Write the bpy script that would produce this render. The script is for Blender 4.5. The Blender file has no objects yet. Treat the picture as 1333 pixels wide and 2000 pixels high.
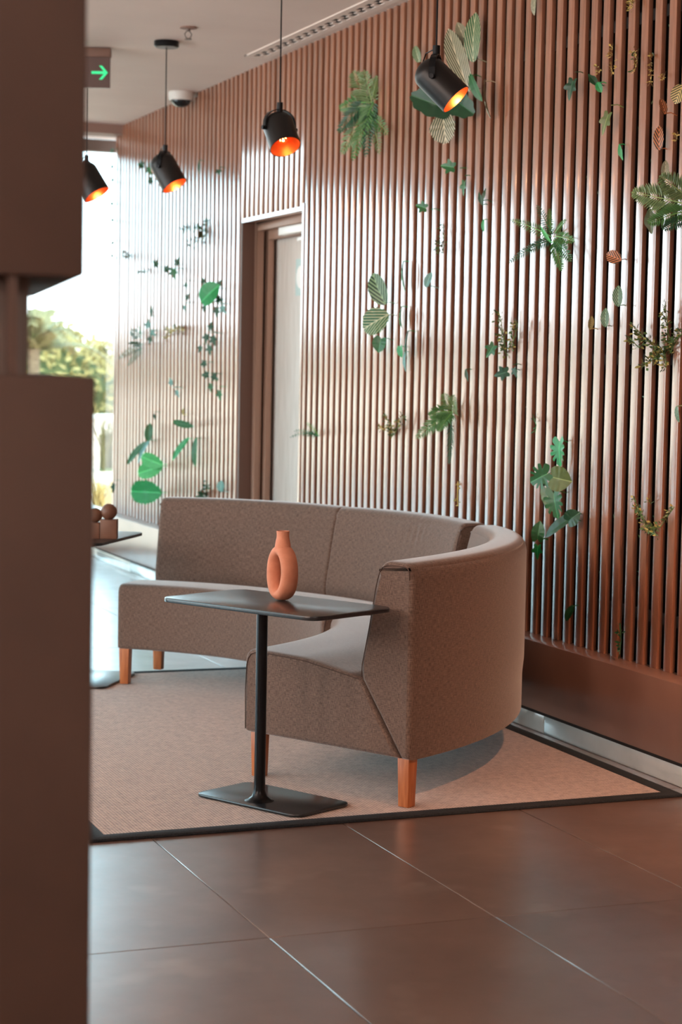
import bpy, bmesh, math, random
from mathutils import Vector, Matrix
PI = math.pi
random.seed(7)
S = bpy.context.scene
COL = S.collection

# ------------------------------------------------------------ camera
CAM_H = 1.35
FPX, YAW, PITCH, ROLL = 3778.17, 0.3731, -0.0715, 0.0190
fwd = Vector((math.sin(YAW)*math.cos(PITCH), math.cos(YAW)*math.cos(PITCH), math.sin(PITCH)))
r0 = fwd.cross(Vector((0, 0, 1))).normalized()
u0 = r0.cross(fwd)
RT = r0*math.cos(ROLL) + u0*math.sin(ROLL)
UP = -r0*math.sin(ROLL) + u0*math.cos(ROLL)
cam = bpy.data.objects.new('camera', bpy.data.cameras.new('camera'))
COL.objects.link(cam)
M = Matrix.Identity(4)
for i in range(3):
    M[i][0], M[i][1], M[i][2] = RT[i], UP[i], -fwd[i]
M[2][3] = CAM_H
cam.matrix_world = M
cam.data.sensor_fit = 'VERTICAL'
cam.data.sensor_height = 36.0
cam.data.sensor_width = 24.0
cam.data.lens = FPX*36.0/2000.0
cam.data.clip_end = 400
cam.data.dof.use_dof = True
cam.data.dof.focus_distance = 6.0
cam.data.dof.aperture_fstop = 4.2
S.camera = cam

# ------------------------------------------------------------ sky and light
W = bpy.data.worlds.new('sky'); S.world = W
W.use_nodes = True
nt = W.node_tree; nt.nodes.clear()
wo = nt.nodes.new('ShaderNodeOutputWorld'); bg = nt.nodes.new('ShaderNodeBackground')
tc = nt.nodes.new('ShaderNodeTexCoord'); sx = nt.nodes.new('ShaderNodeSeparateXYZ')
cr = nt.nodes.new('ShaderNodeValToRGB')
nt.links.new(tc.outputs['Generated'], sx.inputs[0]); nt.links.new(sx.outputs['Z'], cr.inputs[0])
cr.color_ramp.elements[0].position = 0.0; cr.color_ramp.elements[0].color = (0.93, 0.93, 0.95, 1)
cr.color_ramp.elements[1].position = 0.5; cr.color_ramp.elements[1].color = (0.42, 0.72, 0.86, 1)
e = cr.color_ramp.elements.new(0.10); e.color = (0.66, 0.90, 1.0, 1)
nt.links.new(cr.outputs[0], bg.inputs[0]); bg.inputs[1].default_value = 3.7
nt.links.new(bg.outputs[0], wo.inputs[0])

def light(name, kind, loc, energy, color, size=None, size_y=None, aim=None, **kw):
    d = bpy.data.lights.new(name, kind); d.energy = energy; d.color = color
    if kind == 'AREA':
        d.shape = 'RECTANGLE'; d.size = size; d.size_y = size_y or size
    o = bpy.data.objects.new(name, d); COL.objects.link(o); o.location = loc
    if aim is not None:
        o.rotation_euler = Vector(aim).to_track_quat('-Z', 'Y').to_euler()
    for k, v in kw.items(): setattr(d, k, v)
    return o
XLW = -3.5
sun = light('sun', 'SUN', (0, 0, 30), 2.6, (1.0, 0.86, 0.66), aim=(-0.35, 0.62, -0.95)); sun.data.angle = 0.02
ptl = light('window_portal', 'AREA', (0.0, 13.6, 1.55), 1, (1, 1, 1), 6.9, 2.8, aim=(0, -1, 0))
ptl.data.cycles.is_portal = True
ptl2 = light('window_portal', 'AREA', (-3.44, 10.1, 1.47), 1, (1, 1, 1), 2.8, 7.0, aim=(1, 0, 0))
ptl2.rotation_euler = (0, -math.pi/2, 0); ptl2.data.cycles.is_portal = True
# added warm fill, unseen above and behind the camera, lifts the near surfaces
light('added_fill_behind_camera', 'AREA', (1.2, -0.8, 2.98), 45, (1.0, 0.82, 0.70), 1.8, 1.8, aim=(0.25, 0.45, -1))
for k, y in enumerate((-0.6, 1.4, 3.4, 5.4)):      # unseen upward fill lights added near the left wall to brighten the ceiling
    light('added_ceiling_fill', 'AREA', (XLW+0.3, y, 2.1), 72, (1.0, 0.90, 0.83), 0.5, 1.6, aim=(0.55, 0.25, 1))
dl = light('recessed_downlight', 'SPOT', (2.95, 3.3, 3.0), 165, (1.0, 0.50, 0.28), aim=(0.42, 1.75, -2.45))
dl.data.spot_size = 0.85; dl.data.spot_blend = 0.9; dl.data.shadow_soft_size = 0.06
S.view_settings.view_transform = 'Standard'
S.view_settings.look = 'None'
S.view_settings.gamma = 1.0
S.view_settings.use_curve_mapping = False
S.view_settings.exposure = 0.95

# ------------------------------------------------------------ helpers
def ray(px, py):
    return RT*((px-666.5)/FPX) - UP*((py-1000)/FPX) + fwd
def at(px, py, X=None, Y=None, Z=None):
    d = ray(px, py)
    t = X/d.x if X is not None else (Y/d.y if Y is not None else (Z-CAM_H)/d.z)
    return Vector((0, 0, CAM_H)) + d*t

def srgb(r, g, b):
    f = lambda c: (c/255/12.92) if c/255 <= 0.04045 else ((c/255+0.055)/1.055)**2.4
    return (f(r), f(g), f(b), 1)

def tag(o, label=None, cat=None, group=None, kind=None):
    if label: o['label'] = label
    if cat: o['category'] = cat
    if group: o['group'] = group
    if kind: o['kind'] = kind
    return o
def empty(name, loc, rz=0):
    o = bpy.data.objects.new(name, None); COL.objects.link(o)
    o.location = loc; o.rotation_euler = (0, 0, rz); o.empty_display_size = 0.05
    return o

class MB:
    def __init__(s): s.v = []; s.f = []; s.uv = []; s.mi = []; s.m = 0
    def add(s, vs, fs, uvs=None):
        n = len(s.v); s.v += [tuple(v) for v in vs]
        for i, f in enumerate(fs):
            s.f.append([n+k for k in f]); s.mi.append(s.m)
            s.uv.append([uvs[k] for k in f] if uvs else [(0, 0)]*len(f))
    def box(s, a, b):
        x0, y0, z0 = a; x1, y1, z1 = b
        vs = [(x0,y0,z0),(x1,y0,z0),(x1,y1,z0),(x0,y1,z0),(x0,y0,z1),(x1,y0,z1),(x1,y1,z1),(x0,y1,z1)]
        s.add(vs, [(3,2,1,0),(4,5,6,7),(0,1,5,4),(1,2,6,5),(2,3,7,6),(3,0,4,7)])
    def prism(s, pts, z0, z1):
        n = len(pts)
        s.add([(p[0],p[1],z0) for p in pts]+[(p[0],p[1],z1) for p in pts],
              [tuple(range(n-1,-1,-1)), tuple(range(n,2*n))]+[(i,(i+1)%n,n+(i+1)%n,n+i) for i in range(n)])
    def tube(s, pts, r, n=8, cap=True):
        pts = [Vector(p) for p in pts]; rs = r if isinstance(r, (list, tuple)) else [r]*len(pts)
        vs = []; fs = []
        ref = None
        for i, p in enumerate(pts):
            d = (pts[min(i+1, len(pts)-1)]-pts[max(i-1, 0)]).normalized()
            if ref is None:
                ref = d.orthogonal().normalized()
            ref = (ref - d*ref.dot(d)).normalized(); b = d.cross(ref)
            for k in range(n):
                a = 2*PI*k/n; vs.append(p + (ref*math.cos(a)+b*math.sin(a))*rs[i])
        for i in range(len(pts)-1):
            for k in range(n):
                fs.append((i*n+k, i*n+(k+1)%n, (i+1)*n+(k+1)%n, (i+1)*n+k))
        if cap:
            fs.append(tuple(range(n-1, -1, -1))); fs.append(tuple(range((len(pts)-1)*n, len(pts)*n)))
        s.add(vs, fs)
    def lathe(s, prof, n=32, mat=None, close=False):
        mat = mat or Matrix.Identity(4)
        vs = []
        for (r, z) in prof:
            for k in range(n):
                a = 2*PI*k/n; vs.append(mat @ Vector((r*math.cos(a), r*math.sin(a), z)))
        fs = []; m = len(prof)
        for i in range(m if close else m-1):
            j = (i+1) % m
            for k in range(n):
                fs.append((i*n+k, i*n+(k+1)%n, j*n+(k+1)%n, j*n+k))
        s.add(vs, fs)
    def build(s, name, mat, parent=None, smooth=False, bevel=0, seg=2, mesh=None, angle=40):
        me = bpy.data.meshes.new(name); me.from_pydata(s.v, [], s.f)
        uvl = me.uv_layers.new(name='UVMap'); k = 0
        flat = [c for f in s.uv for uv in f for c in uv]
        uvl.data.foreach_set('uv', flat)
        for m in (mat if isinstance(mat, (list, tuple)) else [mat]): me.materials.append(m)
        if isinstance(mat, (list, tuple)): me.polygons.foreach_set('material_index', s.mi)
        if bevel:
            bm = bmesh.new(); bm.from_mesh(me)
            bmesh.ops.remove_doubles(bm, verts=bm.verts, dist=1e-5)
            es = [e for e in bm.edges if len(e.link_faces) == 2 and e.calc_face_angle() > math.radians(30)]
            bmesh.ops.bevel(bm, geom=es, offset=bevel, segments=seg, profile=0.5, affect='EDGES')
            bmesh.ops.recalc_face_normals(bm, faces=bm.faces)
            bm.to_mesh(me); bm.free()
        if smooth or bevel:
            me.polygons.foreach_set('use_smooth', [True]*len(me.polygons))
            me.set_sharp_from_angle(angle=math.radians(angle))
        me.update()
        o = bpy.data.objects.new(name, me); COL.objects.link(o)
        if parent: o.parent = parent
        return o

def shift(mb, d):
    mb.v = [(v[0]-d[0], v[1]-d[1], v[2]-d[2]) for v in mb.v]; return mb

# ------------------------------------------------------------ materials
def mat(name, col, rough=0.6, metal=0, spec=0.5, **kw):
    m = bpy.data.materials.new(name); m.use_nodes = True
    b = m.node_tree.nodes['Principled BSDF']
    b.inputs['Base Color'].default_value = col
    b.inputs['Roughness'].default_value = rough
    b.inputs['Metallic'].default_value = metal
    b.inputs['Specular IOR Level'].default_value = spec
    for k, v in kw.items(): b.inputs[k].default_value = v
    return m
def nodes(m): return m.node_tree, m.node_tree.nodes['Principled BSDF']
def noise_col(m, c1, c2, scale=5, detail=4, coord='Object', stretch=(1,1,1), lo=0.35, hi=0.65, bump=0.0, bscale=None):
    t, b = nodes(m); N = t.nodes.new
    c = N('ShaderNodeTexCoord'); mp = N('ShaderNodeMapping'); mp.inputs['Scale'].default_value = stretch
    n = N('ShaderNodeTexNoise'); n.inputs['Scale'].default_value = scale; n.inputs['Detail'].default_value = detail
    r = N('ShaderNodeValToRGB'); r.color_ramp.elements[0].color = c1; r.color_ramp.elements[1].color = c2
    r.color_ramp.elements[0].position = lo; r.color_ramp.elements[1].position = hi
    t.links.new(c.outputs[coord], mp.inputs[0]); t.links.new(mp.outputs[0], n.inputs[0])
    t.links.new(n.outputs[0], r.inputs[0]); t.links.new(r.outputs[0], b.inputs['Base Color'])
    if bump:
        bp = N('ShaderNodeBump'); bp.inputs['Strength'].default_value = bump; bp.inputs['Distance'].default_value = 0.002
        n2 = n
        if bscale:
            n2 = N('ShaderNodeTexNoise'); n2.inputs['Scale'].default_value = bscale
            t.links.new(mp.outputs[0], n2.inputs[0])
        t.links.new(n2.outputs[0], bp.inputs['Height']); t.links.new(bp.outputs[0], b.inputs['Normal'])
    return m

M_slat = noise_col(mat('slat_wood', srgb(140,92,68), 0.30, **{'Coat Weight': 1.0, 'Coat Roughness': 0.19, 'Coat IOR': 2.05}),
                   srgb(150,96,70), srgb(174,118,90), 14, 6, stretch=(6, 6, 0.35), bump=0.015)
def slat_variation(m):
    t, b = nodes(m); N = t.nodes.new
    src = b.inputs['Base Color'].links[0].from_socket
    oi = N('ShaderNodeObjectInfo'); mr = N('ShaderNodeMapRange'); mr.inputs['To Min'].default_value = 0.86; mr.inputs['To Max'].default_value = 1.1
    mx = N('ShaderNodeVectorMath'); mx.operation = 'SCALE'
    t.links.new(oi.outputs['Random'], mr.inputs[0]); t.links.new(src, mx.inputs[0]); t.links.new(mr.outputs[0], mx.inputs['Scale'])
    t.links.new(mx.outputs[0], b.inputs['Base Color'])
slat_variation(M_slat)
M_back = mat('backing_dark', srgb(30,28,28), 0.9)
M_ceil = noise_col(mat('ceiling_paint', srgb(232,214,204), 0.8), srgb(228,210,200), srgb(234,216,206), 2)
M_wall = mat('wall_plaster', srgb(196,170,155), 0.85)
M_beam = mat('beam_paint', srgb(150,120,108), 0.7)
M_ledge = noise_col(mat('ledge_lacquer', srgb(150,112,96), 0.38, **{'Coat Weight': 0.5, 'Coat Roughness': 0.25}), srgb(142,106,92), srgb(156,118,102), 3, bump=0.02, bscale=60)
M_skirt = noise_col(mat('skirting_marble', srgb(230,232,226), 0.25, **{'Coat Weight': 1.0, 'Coat Roughness': 0.12, 'Coat IOR': 1.8}), srgb(222,226,220), srgb(238,240,234), 6, 8)
M_grout = mat('grout', srgb(176,156,142), 0.9)
M_black = mat('black_metal', srgb(26,28,31), 0.30, 0.6)
M_blackt = noise_col(mat('black_laminate', srgb(30,33,36), 0.30, **{'Coat Weight': 0.3, 'Coat Roughness': 0.2}), srgb(26,29,32), srgb(38,42,45), 90, 6, bump=0.05)
M_copper = mat('copper_inside', srgb(190,105,62), 0.3, 0.9)
M_shade = mat('lamp_shade_black', srgb(30,27,26), 0.40, 0.3)
M_wood = noise_col(mat('leg_beech', srgb(186,112,66), 0.4), srgb(172,98,56), srgb(198,124,76), 18, 6, stretch=(6, 6, 0.5))
M_vase = noise_col(mat('vase_terracotta', srgb(226,140,104), 0.75), srgb(214,138,106), srgb(226,152,120), 30, bump=0.1, bscale=200)
M_border = noise_col(mat('rug_binding', srgb(28,32,36), 0.8), srgb(22,26,30), srgb(40,44,48), 200, bump=0.3)
M_fore = noise_col(mat('divider_veneer', srgb(78,58,49), 0.65), srgb(70,50,41), srgb(77,56,46), 4)
M_foreg = mat('divider_metal', srgb(104,90,83), 0.5)
M_door = noise_col(mat('door_leaf', srgb(205,196,186), 0.5), srgb(196,186,176), srgb(212,204,196), 10, 5, stretch=(8, 8, 0.4))
M_frame = mat('door_frame', srgb(150,116,98), 0.5)
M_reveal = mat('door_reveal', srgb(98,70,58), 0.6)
M_white = mat('white_plastic', srgb(230,226,220), 0.4)
M_darkglass = mat('dark_glass', srgb(30,34,36), 0.1)
M_alu = mat('window_aluminium', srgb(90,74,66), 0.4, 0.5)
M_sculpt = noise_col(mat('sculpture_wood', srgb(120,82,64), 0.5), srgb(112,76,58), srgb(128,90,70), 12)

def floor_mat():
    m = mat('porcelain_tile', srgb(120,94,82), 0.36, **{'Coat Weight': 0.8, 'Coat Roughness': 0.24, 'Coat IOR': 1.9})
    t, b = nodes(m); N = t.nodes.new
    g = N('ShaderNodeNewGeometry')
    def noi(sc, det, rough=0.55):
        n = N('ShaderNodeTexNoise'); n.inputs['Scale'].default_value = sc; n.inputs['Detail'].default_value = det
        n.inputs['Roughness'].default_value = rough
        t.links.new(g.outputs['Position'], n.inputs[0]); return n
    n1 = noi(2.2, 8, 0.65); r1 = N('ShaderNodeValToRGB')
    r1.color_ramp.elements[0].position = 0.3; r1.color_ramp.elements[1].position = 0.7
    r1.color_ramp.elements[0].color = srgb(104,82,72); r1.color_ramp.elements[1].color = srgb(124,99,87)
    t.links.new(n1.outputs[0], r1.inputs[0])
    # pale scuffs
    n2 = noi(4.5, 3, 0.4); r2 = N('ShaderNodeValToRGB')
    r2.color_ramp.elements[0].position = 0.61; r2.color_ramp.elements[1].position = 0.74
    r2.color_ramp.elements[0].color = (0,0,0,1); r2.color_ramp.elements[1].color = (0.35,0.35,0.35,1)
    t.links.new(n2.outputs[0], r2.inputs[0])
    mx = N('ShaderNodeMix'); mx.data_type = 'RGBA'
    t.links.new(r2.outputs[0], mx.inputs['Factor']); t.links.new(r1.outputs[0], mx.inputs['A']); mx.inputs['B'].default_value = srgb(160,140,126)
    oi = N('ShaderNodeObjectInfo'); mr = N('ShaderNodeMapRange'); mr.inputs['To Min'].default_value = 0.94; mr.inputs['To Max'].default_value = 1.06
    sc = N('ShaderNodeVectorMath'); sc.operation = 'SCALE'
    t.links.new(oi.outputs['Random'], mr.inputs[0]); t.links.new(mx.outputs['Result'], sc.inputs[0]); t.links.new(mr.outputs[0], sc.inputs['Scale'])
    t.links.new(sc.outputs[0], b.inputs['Base Color'])
    rr = N('ShaderNodeMapRange'); rr.inputs['To Min'].default_value = 0.28; rr.inputs['To Max'].default_value = 0.46
    n3 = noi(6, 6); t.links.new(n3.outputs[0], rr.inputs[0]); t.links.new(rr.outputs[0], b.inputs['Roughness'])
    bp = N('ShaderNodeBump'); bp.inputs['Strength'].default_value = 0.06; bp.inputs['Distance'].default_value = 0.002
    n4 = noi(40, 4); t.links.new(n4.outputs[0], bp.inputs['Height']); t.links.new(bp.outputs[0], b.inputs['Normal'])
    return m
M_tile = floor_mat()

def weave_mat(name, c1, c2, su, sv, rough=0.9, bump=0.4, coord='UV', sheen=0.2, sc=1.0, dist=0.0015):
    m = mat(name, c1, rough, **{'Sheen Weight': sheen, 'Sheen Roughness': 0.38})
    t, b = nodes(m); N = t.nodes.new
    c = N('ShaderNodeTexCoord')
    outs = []
    for st in ((su, sv*0.12, 1), (su*0.12, sv, 1)):
        mp = N('ShaderNodeMapping'); mp.inputs['Scale'].default_value = st
        n = N('ShaderNodeTexNoise'); n.inputs['Scale'].default_value = sc; n.inputs['Detail'].default_value = 2
        t.links.new(c.outputs[coord], mp.inputs[0]); t.links.new(mp.outputs[0], n.inputs[0]); outs.append(n.outputs[0])
    ad = N('ShaderNodeMath'); ad.operation = 'ADD'; t.links.new(outs[0], ad.inputs[0]); t.links.new(outs[1], ad.inputs[1])
    r = N('ShaderNodeMapRange'); r.inputs['From Min'].default_value = 0.7; r.inputs['From Max'].default_value = 1.3
    t.links.new(ad.outputs[0], r.inputs[0])
    mx = N('ShaderNodeMix'); mx.data_type = 'RGBA'; mx.inputs['A'].default_value = c1; mx.inputs['B'].default_value = c2
    t.links.new(r.outputs[0], mx.inputs['Factor']); t.links.new(mx.outputs['Result'], b.inputs['Base Color'])
    bp = N('ShaderNodeBump'); bp.inputs['Strength'].default_value = bump; bp.inputs['Distance'].default_value = dist
    t.links.new(ad.outputs[0], bp.inputs['Height']); t.links.new(bp.outputs[0], b.inputs['Normal'])
    return m
M_fab = weave_mat('sofa_linen', srgb(78,61,52), srgb(134,110,97), 500, 500, sheen=0.6)
M_piping = mat('piping', srgb(84,66,58), 0.9)

def rug_mat():
    m = mat('sisal', srgb(180,148,126), 0.95, **{'Sheen Weight': 0.35, 'Sheen Roughness': 0.4})
    t, b = nodes(m); N = t.nodes.new
    c = N('ShaderNodeTexCoord')
    w = []
    for d, s in (('X', 32), ('Y', 36)):
        wv = N('ShaderNodeTexWave'); wv.bands_direction = d; wv.inputs['Scale'].default_value = s
        wv.inputs['Distortion'].default_value = 0.6; wv.inputs['Detail'].default_value = 1; wv.inputs['Detail Scale'].default_value = 3
        t.links.new(c.outputs['Object'], wv.inputs[0]); w.append(wv.outputs['Fac'])
    mu = N('ShaderNodeMath'); mu.operation = 'MULTIPLY'; t.links.new(w[0], mu.inputs[0]); t.links.new(w[1], mu.inputs[1])
    n = N('ShaderNodeTexNoise'); n.inputs['Scale'].default_value = 60; n.inputs['Detail'].default_value = 6
    t.links.new(c.outputs['Object'], n.inputs[0])
    ad = N('ShaderNodeMath'); ad.operation = 'MULTIPLY_ADD'; ad.inputs[1].default_value = 0.95
    n_off = N('ShaderNodeMath'); n_off.operation = 'SUBTRACT'; n_off.inputs[1].default_value = 0.28
    t.links.new(n.outputs[0], n_off.inputs[0]); t.links.new(mu.outputs[0], ad.inputs[0]); t.links.new(n_off.outputs[0], ad.inputs[2])
    mx = N('ShaderNodeMix'); mx.data_type = 'RGBA'; mx.inputs['A'].default_value = srgb(124,98,86); mx.inputs['B'].default_value = srgb(228,198,178)
    t.links.new(ad.outputs[0], mx.inputs['Factor']); t.links.new(mx.outputs['Result'], b.inputs['Base Color'])
    bp = N('ShaderNodeBump'); bp.inputs['Strength'].default_value = 0.6; bp.inputs['Distance'].default_value = 0.003
    t.links.new(mu.outputs[0], bp.inputs['Height']); t.links.new(bp.outputs[0], b.inputs['Normal'])
    return m
M_rug = rug_mat()

def glass_mat():
    m = bpy.data.materials.new('window_glass'); m.use_nodes = True
    t = m.node_tree; t.nodes.clear(); N = t.nodes.new
    o = N('ShaderNodeOutputMaterial'); tr = N('ShaderNodeBsdfTransparent'); gl = N('ShaderNodeBsdfGlossy'); gl.inputs['Roughness'].default_value = 0.01
    fr = N('ShaderNodeFresnel'); fr.inputs[0].default_value = 1.45; mx = N('ShaderNodeMixShader')
    tr.inputs[0].default_value = (0.95, 0.98, 0.98, 1)
    t.links.new(fr.outputs[0], mx.inputs[0]); t.links.new(tr.outputs[0], mx.inputs[1]); t.links.new(gl.outputs[0], mx.inputs[2]); t.links.new(mx.outputs[0], o.inputs[0])
    return m
M_glass = glass_mat()
def emit(name, col, s):
    m = bpy.data.materials.new(name); m.use_nodes = True
    b = m.node_tree.nodes['Principled BSDF']; b.inputs['Base Color'].default_value = col
    b.inputs['Emission Color'].default_value = col; b.inputs['Emission Strength'].default_value = s
    return m
M_fil = emit('bulb_filament', (1.0, 0.50, 0.20, 1), 14)
M_green = emit('sign_green', (0.02, 0.55, 0.20, 1), 0.55)

def leaf_mat(name, c1, c2, rough=0.4, stripe=None, freq=9, slope=1.0, duty=0.5, nsc=3):
    """c1/c2 mottled leaf colour; stripe = colour of chevron stripes along the side veins"""
    m = mat(name, c1, rough, **{'Transmission Weight': 0.0})
    t, b = nodes(m); N = t.nodes.new
    c = N('ShaderNodeTexCoord'); n = N('ShaderNodeTexNoise'); n.inputs['Scale'].default_value = nsc
    t.links.new(c.outputs['UV'], n.inputs[0])
    mx = N('ShaderNodeMix'); mx.data_type = 'RGBA'; mx.inputs['A'].default_value = c1; mx.inputs['B'].default_value = c2
    t.links.new(n.outputs[0], mx.inputs['Factor'])
    sp = N('ShaderNodeSeparateXYZ'); t.links.new(c.outputs['UV'], sp.inputs[0])
    ab = N('ShaderNodeMath'); ab.operation = 'ABSOLUTE'; t.links.new(sp.outputs['X'], ab.inputs[0])
    ma = N('ShaderNodeMath'); ma.operation = 'MULTIPLY_ADD'; ma.inputs[1].default_value = -slope
    t.links.new(ab.outputs[0], ma.inputs[0]); t.links.new(sp.outputs['Y'], ma.inputs[2])
    fq = N('ShaderNodeMath'); fq.operation = 'MULTIPLY'; fq.inputs[1].default_value = freq; t.links.new(ma.outputs[0], fq.inputs[0])
    fr = N('ShaderNodeMath'); fr.operation = 'PINGPONG'; fr.inputs[1].default_value = 0.5; t.links.new(fq.outputs[0], fr.inputs[0])
    st = N('ShaderNodeMapRange'); st.inputs['From Min'].default_value = duty*0.5-0.06; st.inputs['From Max'].default_value = duty*0.5+0.06
    st.inputs['To Min'].default_value = 1; st.inputs['To Max'].default_value = 0
    t.links.new(fr.outputs[0], st.inputs[0])
    m2 = N('ShaderNodeMix'); m2.data_type = 'RGBA'; t.links.new(mx.outputs['Result'], m2.inputs['A'])
    vein = stripe or tuple(min(1, 1.9*x+0.01) for x in c2[:3])+(1,)
    m2.inputs['B'].default_value = vein
    if stripe is None:
        st.inputs['From Min'].default_value = 0.02; st.inputs['From Max'].default_value = 0.05
        st.inputs['To Min'].default_value = 0.7
    # midrib
    mr = N('ShaderNodeMapRange'); mr.inputs['From Min'].default_value = 0.02; mr.inputs['From Max'].default_value = 0.045
    mr.inputs['To Min'].default_value = 1; mr.inputs['To Max'].default_value = 0; t.links.new(ab.outputs[0], mr.inputs[0])
    mm = N('ShaderNodeMath'); mm.operation = 'MAXIMUM'; t.links.new(st.outputs[0], mm.inputs[0]); t.links.new(mr.outputs[0], mm.inputs[1])
    t.links.new(mm.outputs[0], m2.inputs['Factor']); t.links.new(m2.outputs['Result'], b.inputs['Base Color'])
    return m
L = dict(
  dark=leaf_mat('leaf_dark', srgb(16,54,32), srgb(28,78,44)),
  mid=leaf_mat('leaf_mid', srgb(24,80,42), srgb(46,110,58)),
  bright=leaf_mat('leaf_bright', srgb(22,122,62), srgb(38,152,82)),
  lime=leaf_mat('leaf_lime', srgb(60,164,88), srgb(90,190,112)),
  olive=leaf_mat('leaf_olive', srgb(74,92,50), srgb(108,126,70)),
  varieg=leaf_mat('leaf_variegated', srgb(20,84,46), srgb(34,104,58), stripe=srgb(206,208,168), freq=5, slope=0.9, duty=0.26),
  cream=leaf_mat('leaf_cream_veined', srgb(30,52,36), srgb(50,74,48), stripe=srgb(210,204,172), freq=5, slope=1.2, duty=0.42),
  calg=leaf_mat('leaf_green_banded', srgb(18,52,34), srgb(26,68,44), stripe=srgb(150,186,140), freq=5.5, slope=0.6, duty=0.34),
  calo=leaf_mat('leaf_orange_banded', srgb(52,44,30), srgb(66,52,36), stripe=srgb(214,130,80), freq=5, slope=0.5, duty=0.42),
  caly=leaf_mat('leaf_yellow_banded', srgb(44,50,34), srgb(56,62,40), stripe=srgb(214,190,120), freq=6, slope=0.5, duty=0.5),
  bluish=leaf_mat('leaf_blue_green', srgb(60,110,104), srgb(120,170,160)),
  fern=leaf_mat('fern_green', srgb(44,96,52), srgb(92,140,76)),
  fernd=leaf_mat('fern_dark', srgb(24,66,46), srgb(46,92,62)),
  palm=leaf_mat('palm_green', srgb(62,98,58), srgb(128,150,98)),
  box=leaf_mat('box_green', srgb(40,74,42), srgb(86,112,60), nsc=40),
  yell=leaf_mat('box_yellow', srgb(150,142,76), srgb(186,172,104)),
  gold=leaf_mat('tiny_gold', srgb(180,140,66), srgb(206,180,110)),
  stem=leaf_mat('stem_green', srgb(52,70,40), srgb(80,94,56)),
)

# ============================================================ the room shell
XW, XT, XS, HC = 3.467, 3.370, 3.379, 3.03
Y0, Y1, YF = -2.5, 13.28, 13.70
XL_ = -3.5
ZB, ZT = 0.344, 0.077

# floor: grout bed with each porcelain tile laid on it
mb = MB(); mb.box((XL_, Y0, -0.06), (XW+0.3, YF, -0.006))
floor = tag(mb.build('floor', M_grout), kind='structure')
TW, TL, GR = 0.5995, 1.2, 0.0028
cache = {}
j0 = 1.5117+0.002
xe = [XL_] + [j0+TW*k for k in range(-9, 5) if XL_+0.1 < j0+TW*k < XS-0.02] + [XS]
ye = [Y0] + [4.2886+TL*k for k in range(-6, 9) if Y0+0.1 < 4.2886+TL*k < YF-0.1] + [YF]
for i in range(len(xe)-1):
    for j in range(len(ye)-1):
        w, l = round(xe[i+1]-xe[i]-GR, 4), round(ye[j+1]-ye[j]-GR, 4)
        if (w, l) not in cache:
            mb = MB(); mb.box((-w/2, -l/2, -0.010), (w/2, l/2, 0.0))
            o = mb.build('tile', M_tile, floor, bevel=0.0012, seg=1); cache[(w, l)] = o.data
        else:
            o = bpy.data.objects.new('tile', cache[(w, l)]); COL.objects.link(o); o.parent = floor
        o.location = ((xe[i]+xe[i+1])/2, (ye[j]+ye[j+1])/2, random.uniform(-0.0006, 0))

mb = MB(); mb.box((XL_-0.1, Y0-0.1, HC), (XW+0.4, YF+0.1, HC+0.25))
ceiling = tag(mb.build('ceiling', M_ceil), kind='structure')
XE_ = XW+0.30
mb = MB(); mb.box((XL_, 13.12, 2.965), (XW+0.02, 13.32, HC))
tag(mb.build('trim_1', M_beam), kind='structure')
mb = MB(); mb.box((XL_, 13.32, 2.985), (XE_, YF-0.045, HC))
tag(mb.build('trim_2', M_ceil), kind='structure')
LW0, LW1 = 6.6, YF-0.06
mb = MB(); mb.box((XL_-0.1, Y0-0.1, -0.05), (XL_, LW0, HC)); mb.box((XL_-0.1, LW0, 2.9), (XL_, YF, HC))
tag(mb.build('wall_left', M_wall), kind='structure')
mb = MB(); mb.box((XL_-0.08, LW0, -0.02), (XL_-0.02, LW1, 0.05)); mb.box((XL_-0.08, LW0, 2.86), (XL_-0.02, LW1, 2.9))
win2 = tag(mb.build('window_2', M_alu), kind='structure')
LM = [LW0+0.03+(LW1-LW0-0.06)*k/4 for k in range(5)]
for y in LM:
    mb = MB(); mb.box((XL_-0.08, y-0.03, 0.05), (XL_-0.02, y+0.03, 2.86)); mb.build('mullion', M_alu, win2)
for a, b_ in zip(LM[:-1], LM[1:]):
    mb = MB(); mb.box((XL_-0.055, a+0.03, 0.05), (XL_-0.045, b_-0.03, 2.86)); mb.build('pane', M_glass, win2)
mb = MB(); mb.box((XL_, Y0-0.1, -0.05), (XW+0.2, Y0, HC))
tag(mb.build('wall_back', M_wall), kind='structure')

# right wall: dark backing with a door opening, clad with upright slats
DY0, DY1, DZ = 9.48, 10.47, 2.203
BX = XW+0.030
mb = MB()
mb.box((BX, Y0, -0.05), (BX+0.12, DY0-0.031, HC)); mb.box((BX, DY1+0.031, -0.05), (BX+0.12, Y1, HC)); mb.box((BX, DY0-0.031, DZ+0.011), (BX+0.12, DY1+0.031, HC))
wall = tag(mb.build('wall_right', M_back), kind='structure')
def pitch(y): return 0.080 if y > 8.6 else (0.0925 if y < 6.3 else 0.0925+(0.080-0.0925)*(y-6.3)/2.3)
ys = [9.362+0.058]; 
while ys[-1] > 3.6: ys.append(ys[-1]-pitch(ys[-1]))
up = [ys[0]+0.080]
while up[-1] < Y1-0.06: up.append(up[-1]+0.0806)
ys = sorted(ys+up)
def slat_mesh(z0):
    mb = MB(); mb.box((0, -0.0235, z0), (0.022, 0.0235, HC)); return mb
SM = {}
SLATW = lambda y: 0.047 if y < 8.5 else 0.046
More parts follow.
